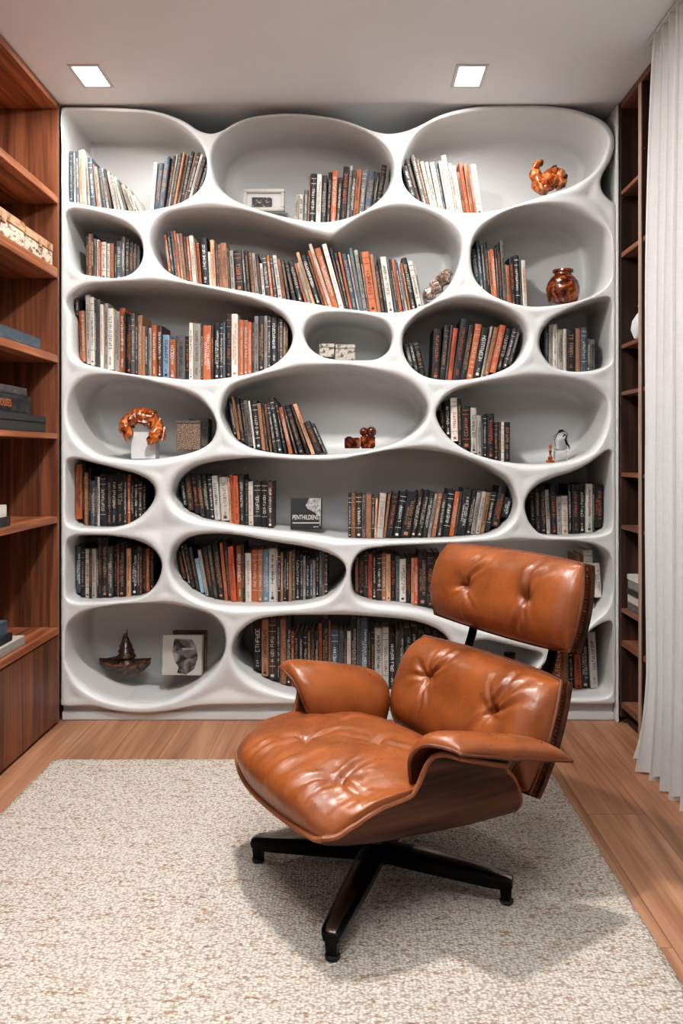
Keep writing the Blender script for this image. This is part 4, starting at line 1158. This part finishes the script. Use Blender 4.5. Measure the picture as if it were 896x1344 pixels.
# tumbler behind the chair
c0 = at('N21', 668.5, .12, 660, 677); t = empty('glass_tumbler', c0); u2 = c0[1]/F; tag(t, 'small smoked glass tumbler in the niche behind the chair back', 'glass')
H = (595+(CAMZ-c0[2])/u2-858.5)*u2
MB().lathe([(5.4*u2,0),(7.0*u2,.004),(7.8*u2,H*.5),(7.0*u2,H-.012),(7.2*u2,H-.002),(6.6*u2,H-.002),(6.4*u2,H-.012),(7.1*u2,H*.5),(6.3*u2,.010),(1*u2,.010)], 28).build('tumbler_body', M['smoke_glass'], t, smooth=True)
MB().lathe([(7.0*u2,H-.0015),(7.6*u2,H),(7.6*u2,H+.006),(6.4*u2,H+.0065)], 28).build('rim', M['black_metal'], t, smooth=True)

# ------------------------------------------------------------------ things on the left walnut shelves
def flat_book(loc, dx, dy, h, cov, label, name='book', title=None, tcol='o', cat='book', grp=None, tsz=.03):
    """book lying flat; its long edge runs along y, spine towards the room (+x)"""
    t = empty(name, loc); tag(t, label, cat, grp)
    MB().box(-dx, 0, 0, dy, 0, .004).box(-dx, 0, 0, dy, h-.004, h).box(-.005, 0, 0, dy, .0041, h-.0041).build('cover', cov, t, bevel=.001)
    MB().box(-dx+.003, -.006, .004, dy-.004, .0045, h-.0045).build('page_block', M['pages'], t, fix=False)
    if title:
        text_mesh('spine_title', title, tsz, M['ink_'+tcol], t, Matrix.Translation((.0007, .03, h*.30)) @ Matrix.Rotation(R(90), 4, 'Z') @ Matrix.Rotation(R(90), 4, 'X'), sx=.8)
    return t
fx = LX-.012
M['tan_card'] = mat_print('worn_tan_card', srgb(190,150,118), srgb(120,82,58), (18,18,30), .46, .7, .8)
M['pale_print'] = mat_print('pale_printed_paper', srgb(200,186,168), srgb(120,84,62), (26,26,60), .5, .62, .8)
def carton(loc, dx, dy, h, label):
    t = empty('cardboard_box', loc); tag(t, label, 'box')
    MB().box(-dx, 0, 0, dy, 0, h*.62).build('box_body', M['pale_print'], t, bevel=.002)
    MB().box(-dx-.002, .002, -.002, dy+.002, h*.62+.0006, h).build('lid', M['tan_card'], t, bevel=.003)
    MB().box(.0021, .006, dy*.45, dy*.55, h*.5, h*.86).build('clasp', M['tan_card'], t, bevel=.001)
z2 = LTOP[2]+.0008
carton((fx, 3.155, z2), .22, .285, .098, 'worn tan cardboard box at the far end of the second left shelf')
carton((fx, 2.76, z2), .22, .385, .104, 'worn tan cardboard box under the grey album on the second left shelf')
t = empty('grey_album', (fx-.03, 2.80, z2+.1055)); tag(t, 'grey album standing upright on a tan box at the left edge', 'album')
MB().box(-.2, 0, 0, .004, 0, .155).box(-.2, 0, .10, .104, 0, .155).box(-.004, 0, .0041, .0999, 0, .155).build('cover', M['cov_g'], t, bevel=.001)
MB().box(-.197, -.005, .0045, .0995, .003, .152).build('page_block', M['pages'], t, fix=False)
flat_book((fx, 2.78, LTOP[3]+.0008), .20, .53, .050, M['cov_B'], 'slate blue covered book lying flat on the third left shelf')
c = (fx-.06, 2.88, LTOP[3]+.0516); t = empty('teal_figurine', c); tag(t, 'small blue grey figurine on the flat book at the left edge', 'figurine')
M['teal'] = mat_amber('teal_glaze', srgb(46,62,70), srgb(96,120,130), srgb(170,186,190), 30, .3)
MB().lathe([(.034,0),(.036,.01),(.022,.02),(.030,.045),(.024,.07),(.013,.082),(.019,.10),(.014,.117),(.004,.124)], 22, fn=lambda a, z: 1+.12*math.sin(3*a+z*60)).build('figure_body', M['teal'], t, smooth=True)
z4 = LTOP[4]+.0008
M['charcoal_card'] = mat_plain('charcoal_card', srgb(52,51,51), .6, .06, 80)
t = empty('charcoal_box', (fx, 2.70, z4)); tag(t, 'charcoal storage box lying flat at the bottom of the stack on the fourth left shelf', 'box')
MB().box(-.24, 0, 0, .665, 0, .040).build('box_body', M['charcoal_card'], t, bevel=.002); MB().box(-.242, .002, -.002, .667, .0405, .068).build('lid', M['charcoal_card'], t, bevel=.002)
flat_book((fx-.01, 2.78, z4+.0688), .21, .455, .074, M['cov_K'], 'thick black book with orange lettering on the charcoal box, fourth left shelf', title='X OUHI HOUSES', tcol='o', tsz=.040)
flat_book((fx-.02, 2.80, z4+.1436), .18, .42, .030, M['cov_g'], 'grey book topmost of the stack on the fourth left shelf')
z5 = LTOP[5]+.0008
flat_book((fx, 2.72, z5), .18, .30, .034, M['cov_k'], 'charcoal book lying lower in the small stack on the fifth left shelf')
flat_book((fx-.01, 2.74, z5+.0348), .17, .27, .045, M['cov_W'], 'cream book topmost of the small stack on the fifth left shelf')
z6 = LTOP[6]+.0008
flat_book((fx, 2.74, z6), .20, .41, .036, M['cov_w'], 'pale printed book at the bottom of the stack on the walnut cabinet')
flat_book((fx-.012, 2.72, z6+.0368), .19, .345, .030, M['cov_K'], 'black book in the middle of the stack on the walnut cabinet')
flat_book((fx-.02, 2.74, z6+.0676), .18, .30, .052, M['cov_B'], 'slate blue book with red lettering topmost of the stack on the cabinet', title='RED OAK', tcol='o', tsz=.026)

# ------------------------------------------------------------------ things on the right dark shelves
M['white_glaze'] = mat_plain('white_glaze', srgb(198,200,202), .35, .08, 50, bump=.2)
t = empty('white_vase', (RX+.075, 3.355, RSH[2]+.0008)); tag(t, 'lumpy white ceramic vase on the dark right shelf beside the curtain', 'vase')
MB().lathe([(.034,0),(.052,.012),(.064,.05),(.060,.085),(.044,.115),(.030,.132),(.040,.150),(.036,.152),(.026,.134)], 30, fn=lambda a, z: 1+.10*noise.noise(Vector((math.cos(a)*2.2, math.sin(a)*2.2, z*26)))+.03*math.sin(7*a)).build('vase_body', M['white_glaze'], t, smooth=True)
zz = RSH[6]+.0008
def mag(y0, z, dy, h, cov, label, i):
    t = empty('magazine_stack_book', (RX+.02, y0, z)); 
    tag(t, label, 'book', 'books stacked on the dark right shelf')
    MB().box(0, .2, 0, dy, 0, .003).box(0, .2, 0, dy, h-.003, h).box(0, .004, 0, dy, .0031, h-.0031).build('cover', cov, t, bevel=.0008)
    MB().box(.005, .197, .003, dy-.003, .0034, h-.0034).build('page_block', M['pages'], t, fix=False)
    t.name = 'stacked_book'
for i, (h, cov, lab) in enumerate([(.030,'cov_g','dark grey book at the bottom of the stack on the dark right shelf'),(.034,'cov_w','stone coloured book second from the bottom of the right shelf stack'),(.026,'cov_k','charcoal book in the middle of the right shelf stack'),(.036,'cov_G','grey book second from the top of the right shelf stack'),(.022,'cov_W','white covered book on top of the right shelf stack')]):
    mag(3.26+.004*(i % 3), zz, .185-.006*(i % 2), h, M[cov], lab, i); zz += h+.0008
# ------------------------------------------------------------------ lounge chair
CH_Z = .0152
chair = empty('lounge_chair', (.058, 2.218, CH_Z), R(211))
tag(chair, 'cognac leather lounge chair with walnut shell, headrest, padded arms and four-star base on the rug', 'lounge chair')
CL = (0, 0, -CH_Z)

def grid_normals(P):
    du = np.gradient(P, axis=0); dv = np.gradient(P, axis=1)
    n = np.cross(du, dv); return n/(np.linalg.norm(n, axis=2)[..., None]+1e-12)

def closed_grid(name, A, B, mat, parent, mi_edge=None, loc=CL, angle=None):
    """solid between two grids A (outer) and B (inner) that share their border outline"""
    nu, nv = A.shape[:2]; vs = [tuple(p) for p in A.reshape(-1, 3)]+[tuple(p) for p in B.reshape(-1, 3)]; o = nu*nv
    fs = []; mi = []
    for i in range(nu-1):
        for j in range(nv-1):
            a, b, c, d = i*nv+j, (i+1)*nv+j, (i+1)*nv+j+1, i*nv+j+1
            fs.append((a, b, c, d)); mi.append(0); fs.append((o+d, o+c, o+b, o+a)); mi.append(1)
    br = [(i, 0) for i in range(nu)]+[(nu-1, j) for j in range(1, nv)]+[(i, nv-1) for i in range(nu-2, -1, -1)]+[(0, j) for j in range(nv-2, 0, -1)]
    m = len(br)
    for k in range(m):
        a = br[k][0]*nv+br[k][1]; b = br[(k+1) % m][0]*nv+br[(k+1) % m][1]
        fs.append((b, a, o+a, o+b)); mi.append(1)
    me = bpy.data.meshes.new(name); me.from_pydata(vs, [], fs)
    mats = mat if isinstance(mat, (list, tuple)) else [mat, mat]
    for x in mats: me.materials.append(x)
    me.polygons.foreach_set('material_index', mi)
    bm = bmesh.new(); bm.from_mesh(me)
    bmesh.ops.remove_doubles(bm, verts=bm.verts, dist=1e-6)
    bmesh.ops.recalc_face_normals(bm, faces=bm.faces); bm.to_mesh(me); bm.free()
    return link_mesh(name, me, None, parent, True, loc, angle)

def border(P):
    nu, nv = P.shape[:2]
    return [P[i, 0] for i in range(nu)]+[P[nu-1, j] for j in range(1, nv)]+[P[i, nv-1] for i in range(nu-2, -1, -1)]+[P[0, j] for j in range(nv-2, 0, -1)]

def sstep(a, b, x):
    t = np.clip((x-a)/(b-a), 0, 1); return t*t*(3-2*t)

SEC = np.array([(0,0),(.12,0),(.22,.002),(.27,.008),(.302,.030),(.318,.070),(.326,.12),(.333,.17),(.341,.205),(.358,.23),(.385,.243),(.42,.247)])
def open_catmull(P, n=30):
    Q = np.vstack([2*P[0]-P[1], P, 2*P[-1]-P[-2]]); out = []
    for i in range(len(P)-1):
        p0, p1, p2, p3 = Q[i:i+4]
        for t in np.linspace(0, 1, n, endpoint=False):
            out.append(.5*(2*p1+(p2-p0)*t+(2*p0-5*p1+4*p2-p3)*t*t+(3*p1-p0-3*p2+p3)*t**3))
    out.append(P[-1]); return np.array(out)
SECC = open_catmull(SEC); _sl = np.concatenate([[0], np.cumsum(np.linalg.norm(np.diff(SECC, axis=0), axis=1))]); _sl /= _sl[-1]
def sec(s): return np.interp(s, _sl, SECC[:, 0]), np.interp(s, _sl, SECC[:, 1])
UZ = ([-.24, -.1, 0, .1, .2, .27, .32, .345], [.222, .226, .234, .243, .252, .262, .275, .288])
def shell_pt(u, s):
    sg = np.sign(s); v, dz = sec(np.abs(s))
    z = np.interp(u, UZ[0], UZ[1])+dz
    z = z-.24*np.maximum(0, .08-u)*sstep(.11, .24, dz)
    uu = u-np.where(sg > 0, .022, .055)*(v/.30)**2*sstep(.0, .34, u)-.045*(1-(v/.30)**2)*sstep(-.12, -.25, u)*(v < .30)
    return np.stack([uu, sg*v, z], -1)

# seat shell of moulded plywood
us = np.concatenate([np.linspace(.345, .12, 26), np.linspace(.112, -.25, 60)])
smx = np.interp(us, [-.25, -.235, -.205, -.18, -.15, -.10, .04, .065, .09, .11, .138, .20, .25, .29, .32, .345], [.57, .63, .72, .82, .92, 1.0, 1.0, .87, .75, .70, .685, .665, .63, .585, .54, .50])
sj = np.linspace(-1, 1, 121)
P = shell_pt(us[:, None]*np.ones((1, 121)), smx[:, None]*sj[None])
N = grid_normals(P); N = np.where((N[..., 2:3] < 0) & (np.abs(P[..., 1:2]) < .2), -N, N)
if N[10, 60, 2] < 0: N = -N
closed_grid('seat_shell', P+N*.005, P-N*.006, [M['ply'], M['leather_dark']], chair, angle=50)

m_ = MB().tube([p+np.array([0, 0, .001]) for p in border(P)], .0068, 8, True)
m_.build('edge_welt', M['welt_light'], chair, smooth=True, loc=CL)
# soft furnishing helpers
def crease_field(X, Y, tufts):
    D = np.zeros_like(X)
    for (x0, y0, depth, rad, creases) in tufts:
        dx, dy = X-x0, Y-y0; r2 = dx*dx+dy*dy
        D -= depth*np.exp(-r2/rad**2)+depth*.45*np.exp(-r2/(rad*2.6)**2)
        for (ang, ln, wd, amp) in creases:
            c, s = math.cos(R(ang)), math.sin(R(ang))
            al = dx*c+dy*s; pe = -dx*s+dy*c+.12*al*np.sin(al*30+ang)
            env = np.where(al > 0, np.exp(-(al/ln)**2), np.exp(-(al/.008)**2))*np.clip(al/.012+.4, 0, 1)
            w_ = .72*wd*(1+1.2*np.clip(al, 0, 1)/max(ln, .01))
            D += 1.75*amp*env*(-np.exp(-(pe/w_)**2)+.75*np.exp(-((pe-2*w_)/(1.2*w_))**2)+.45*np.exp(-((pe+2*w_)/(1.2*w_))**2))
    return D
def noise_field(X, Y, sx, sy, seed, oct=2):
    out = np.zeros_like(X)
    for i in range(X.shape[0]):
        for j in range(X.shape[1]):
            p = Vector((X[i, j]*sx, Y[i, j]*sy, seed)); v = noise.noise(p)
            if oct > 1: v += .5*noise.noise(p*2.1)
            out[i, j] = v
    return out
def piping(name, pts, r, mat, parent, closed=True, n=7):
    m = MB().tube(pts, r, n, closed); return m.build(name, mat, parent, smooth=True, fix=True)

# seat cushion
na, nb = 130, 130
A1 = np.sin(np.linspace(-1, 1, na)*math.pi/2); B1 = np.sin(np.linspace(-1, 1, nb)*math.pi/2)
Aa, Bb = np.meshgrid(A1, B1, indexing='ij')
k = .10
U = .062+.281*Aa*np.sqrt(1-.05*Bb**2)
Sg = np.interp(U, [-.22, -.1, .1, .20, .25, .31, .345], [.60, .64, .665, .645, .61, .548, .488])*Bb*np.sqrt(1-.03*Aa**2)
base = shell_pt(U, Sg); base[..., 2] += .006
prof = np.clip(1-np.abs(Aa)**3.2, 0, 1)**.5*np.clip(1-np.abs(Bb)**3.0, 0, 1)**.68
T = (.168+.012*np.cos(Bb*1.5))*prof
D = crease_field(base[..., 0], base[..., 1], [
    (.165, -.030, .016, .028, [(160, .09, .006, .006), (60, .05, .005, .005), (-60, .06, .005, .005), (20, .08, .007, .004)]),
    (.045, .075, .013, .026, [(120, .07, .006, .006), (-40, .08, .006, .005), (200, .06, .006, .004)]),
    (.190, .190, .014, .028, [(90, .07, .006, .005), (200, .08, .007, .006), (-30, .10, .007, .005)]),
    (.03, -.14, .012, .03, [(30, .07, .006, .005), (150, .07, .006, .005)])])
# folds running over the front roll and general softness
fr = sstep(.10, .27, base[..., 0])
nf = noise_field(base[..., 0], base[..., 1], 3.0, 36, 3.0)
D += fr*prof*.010*nf
D += .006*prof*noise_field(base[..., 0], base[..., 1], 9, 9, 8.0)
ridge = np.abs(noise_field(base[..., 0]+.15*base[..., 1], base[..., 1], 7, 24, 11.0))
D -= .0025*prof*np.clip(.16-ridge, 0, 1)/.16*sstep(-.05, .1, base[..., 0])
nd = np.stack([.55*sstep(.05, .33, U), .18*Bb, np.ones_like(U)], -1); nd /= np.linalg.norm(nd, axis=2)[..., None]
top = base+nd*(T+D*np.clip(prof*1.4, 0, 1))[..., None]
sc_ = closed_grid('seat_cushion', top, base, [M['leather'], M['leather']], chair)
bp = [p+np.array([0, 0, .004]) for p in border(base)[::2]]
piping('piping', bp, .0055, M['welt'], sc_)

# back and headrest: panel in a tilted frame
def panel(O, tv, nv_, hw, h, curve, kx, T0, tufts, names, seed, pa=3.4, pb=3.6, wr=.004):
    O, tv, nv_ = np.array(O), np.array(tv)/np.linalg.norm(tv), np.array(nv_)/np.linalg.norm(nv_)
    na, nb = 130, 150
    a1 = np.sin(np.linspace(-1, 1, na)*math.pi/2); b1 = np.sin(np.linspace(-1, 1, nb)*math.pi/2)
    Aa, Bb = np.meshgrid(a1, b1, indexing='ij')                  # a: height, b: width
    Tt = h/2+h/2*Aa*np.sqrt(1-kx*Bb**2)/1.0; Vv = hw*Bb*np.sqrt(1-kx*.8*Aa**2)
    base = O+Tt[..., None]*tv+Vv[..., None]*np.array([0, 1, 0])+(curve*Vv**2)[..., None]*nv_
    prof = np.clip(1-np.abs(Aa)**pa, 0, 1)**.5*np.clip(1-np.abs(Bb)**pb, 0, 1)**.48
    D = crease_field(Vv, Tt, tufts)
    D += wr*prof*noise_field(Vv, Tt, 10, 8, seed)
    front = base+nv_*(.006+T0*prof+D*np.clip(prof*1.3, 0, 1))[..., None]
    cu = closed_grid(names[0], front, base-nv_*.016, [M['leather'], M['leather_dark']], chair)
    # moulded shell a little larger than the cushion
    g1 = 1.035; Vs = Vv*g1; Ts = h/2+(Tt-h/2)*g1
    sb = O+Ts[..., None]*tv+Vs[..., None]*np.array([0, 1, 0])+(curve*Vs**2)[..., None]*nv_
    st = 5; sb = sb[np.unique(np.r_[0:na:st, na-1])][:, np.unique(np.r_[0:nb:st, nb-1])]
    closed_grid(names[1], sb-nv_*.0165, sb-nv_*.030, [M['ply'], M['ply']], chair, angle=50)
    m = MB()
    ed = [base[i, -1] for i in range(na)]; last = None
    for p in ed:
        if last is not None and np.linalg.norm(p-last) < .0075: continue
        last = p; q = p+np.array([0, .0012, 0]); m.tube([q-nv_*.013, q-nv_*.003+tv*.002], .0013, 5)
    m.build('stitching', M['thread'], cu, smooth=True, loc=None)
    bp = [p+nv_*.008 for p in border(base)[::2]]
    piping('piping', bp, .0055, M['welt'], cu)
    for (x0, y0, dep, rad, cr) in tufts:
        d = (Vv-x0)**2+(Tt-y0)**2; i, j = np.unravel_index(np.argmin(d), d.shape); c = front[i, j]
        bm = bmesh.new(); bmesh.ops.create_uvsphere(bm, u_segments=14, v_segments=8, radius=.0095)
        for v in bm.verts: v.co.z *= .5
        zx = Vector(nv_); rot = zx.to_track_quat('Z', 'Y').to_matrix().to_4x4()
        bm.transform(Matrix.Translation(Vector(c)+zx*.001) @ rot)
        me = bpy.data.meshes.new('button'); bm.to_mesh(me); bm.free(); link_mesh('button', me, M['leather'], cu, True)
    return front

panel((-.335, -.002, .246), (-.387, 0, .922), (.922, 0, .387), .338, .330, .58, .17, .132, [
    (-.150, .196, .026, .024, [(75, .12, .007, .007), (50, .14, .007, .006), (100, .07, .006, .005), (-85, .09, .006, .007), (-60, .08, .006, .005), (190, .06, .006, .004), (150, .06, .006, .004)]),
    (.165, .178, .026, .024, [(75, .12, .008, .007), (45, .12, .007, .006), (20, .10, .007, .006), (-100, .08, .006, .005), (-130, .12, .008, .005), (110, .09, .007, .004)])],
    ('back_cushion', 'back_shell'), 21.0)
panel((-.478, .002, .614), (-.235, 0, .972), (.972, 0, .235), .326, .264, .46, .17, .095, [
    (-.120, .125, .022, .020, [(80, .10, .007, .006), (55, .09, .006, .005), (-95, .08, .006, .006), (-60, .07, .006, .004), (185, .05, .006, .003)]),
    (.155, .130, .022, .020, [(85, .10, .008, .007), (60, .09, .007, .005), (-110, .10, .007, .006), (-85, .08, .006, .004)])],
    ('headrest_cushion', 'headrest_shell'), 33.0, 2.8, 3.2)

# armrest pads folded over the flared shell
def arm_pad(side):
    path = open_catmull(np.array([(.292,.362),(.297,.40),(.304,.436),(.318,.466),(.342,.488),(.378,.499),(.414,.501),(.434,.497)]), 12)
    nb = len(path); na = 70
    sl = np.concatenate([[0], np.cumsum(np.linalg.norm(np.diff(path, axis=0), axis=1))]); sl /= sl[-1]
    nb = 60; bb = .5+.5*np.sin(np.linspace(-1, 1, nb)*math.pi/2)
    pv = np.interp(bb, sl, path[:, 0]); pz = np.interp(bb, sl, path[:, 1])
    aa = np.sin(np.linspace(-1, 1, na)*math.pi/2)
    Aa, Bq = np.meshgrid(aa, bb*2-1, indexing='ij')
    uf = np.interp(bb, [0, .35, .7, 1], [.088, .10, .08, .05] if side > 0 else [.055, .08, .10, .10]); ub = np.interp(bb, [0, .3, .55, 1], [-.215, -.235, -.265, -.325] if side > 0 else [-.225, -.245, -.26, -.28])
    kk = .10
    a_s = Aa*np.sqrt(1-kk*Bq**2)
    U = (uf+ub)/2+(uf-ub)/2*a_s
    bs = bb[None]+0*Aa; bs = .5+(bs-.5)*np.sqrt(1-.06*Aa**2)
    V = np.interp(bs, sl, path[:, 0]); Z = np.interp(bs, sl, path[:, 1])+.24*(np.minimum(U, .08)-.08)
    base = np.stack([U, side*V, Z], -1)
    n2 = np.gradient(np.stack([V, Z], -1), axis=1); nv = np.stack([-n2[..., 1], n2[..., 0]], -1); nv /= np.linalg.norm(nv, axis=2)[..., None]+1e-12
    N = np.stack([0*U, side*nv[..., 0], nv[..., 1]], -1)
    prof = np.clip(1-np.abs(Aa)**5, 0, 1)**.5*np.clip(1-np.abs(Bq)**4.5, 0, 1)**.5
    nz = noise_field(U, V+Z, 14, 14, 40+side, 2)
    up = base+N*(.040*prof+.0018*nz*prof)[..., None]
    lo = base-N*(.006*prof)[..., None]
    o = closed_grid('arm_pad', up, lo, [M['leather'], M['leather_dark']], chair)
    piping('piping', [p+0*p for p in border(base)[::2]], .005, M['welt'], o)
arm_pad(1); arm_pad(-1)

# black steel braces between back and headrest
def strap(name, pts, wv, th, mat):
    pts = open_catmull(np.array(pts), 8); n = len(pts); A = []
    tg = np.gradient(pts, axis=0); tg /= np.linalg.norm(tg, axis=1)[:, None]
    nr = np.stack([tg[:, 2], 0*tg[:, 0], -tg[:, 0]], 1)
    ring = np.stack([pts+nr*th/2+[0, -wv/2, 0], pts+nr*th/2+[0, wv/2, 0], pts-nr*th/2+[0, wv/2, 0], pts-nr*th/2+[0, -wv/2, 0]], 1)
    m = MB(); vs = ring.reshape(-1, 3); fs = []
    for i in range(n-1):
        for k_ in range(4): l = (k_+1) % 4; fs.append((i*4+k_, i*4+l, i*4+4+l, i*4+4+k_))
    fs += [(0, 1, 2, 3), tuple((n-1)*4+q for q in (3, 2, 1, 0))]
    return m.add(vs, fs).build(name, mat, chair, bevel=.0015, loc=CL)
for vv in (-.175, .185):
    strap('brace', [(-.400, vv, .36), (-.438, vv, .46), (-.472, vv, .545), (-.490, vv, .59), (-.502, vv, .64), (-.519, vv, .72), (-.534, vv, .79)], .030, .012, M['black_metal'])

# swivel base
BU, BV = .023, .042
MB().lathe([(.095, .208), (.10, .214), (.10, .222), (.06, .231)], 32, (BU, BV, 0)).build('seat_mount', M['black_metal'], chair, smooth=True, loc=CL)
MB().lathe([(.022, .10), (.022, .21)], 24, (BU, BV, 0)).build('column', M['chrome'], chair, smooth=True, loc=CL)
MB().lathe([(.040, .074), (.046, .080), (.046, .108), (.036, .120), (.026, .124)], 32, (BU, BV, 0)).build('hub', M['black_metal'], chair, smooth=True, loc=CL)
for ang in (40.6, 131.6, 220.6, 311.6):
    g = R(ang); c, s_ = math.cos(g), math.sin(g)
    prof_ = [(.030, .036, .122, .080), (.10, .036, .117, .074), (.22, .033, .106, .064), (.31, .029, .095, .056), (.353, .027, .089, .056), (.367, .021, .082, .059)]
    vs, fs, mi = [], [], []
    for (r, w2, zt, zb) in prof_:
        for (q, z) in ((-w2*.62, zt), (w2*.62, zt), (w2, zt-.008), (w2*.8, zb), (-w2*.8, zb), (-w2, zt-.008)):
            vs.append((BU+r*c-q*s_, BV+r*s_+q*c, z))
    for i in range(len(prof_)-1):
        for k_ in range(6): l = (k_+1) % 6; fs.append((i*6+k_, i*6+l, i*6+6+l, i*6+6+k_)); mi.append(1 if k_ == 0 and i >= 1 else 0)
    fs += [tuple(range(6)), tuple((len(prof_)-1)*6+q for q in range(5, -1, -1))]; mi += [0, 0]
    m = MB(); m.v = vs; m.f = fs; m.mi = mi
    lg = m.build('leg', [M['black_metal'], M['chrome']], chair, bevel=.002, loc=CL)
    f = MB()
    vs = []
    for (z, r0, r1, w2) in ((.068, .333, .365, .016), (.05, .335, .364, .0145), (.022, .338, .362, .0125)):
        for (r, q) in ((r0, -w2), (r1, -w2), (r1, w2), (r0, w2)): vs.append((BU+r*c-q*s_, BV+r*s_+q*c, z))
    fs = [(0, 1, 2, 3), (11, 10, 9, 8)]+[(i*4+k_, i*4+4+k_, i*4+4+(k_+1) % 4, i*4+(k_+1) % 4) for i in range(2) for k_ in range(4)]
    f.add(vs, fs).build('foot', M['black_metal'], lg, bevel=.003)
    MB().lathe([(.016, CH_Z), (.018, CH_Z+.003), (.018, CH_Z+.008), (.011, .026)], 20, (BU+.3505*c, BV+.3505*s_, 0)).build('glide', M['rubber'], lg, smooth=True)
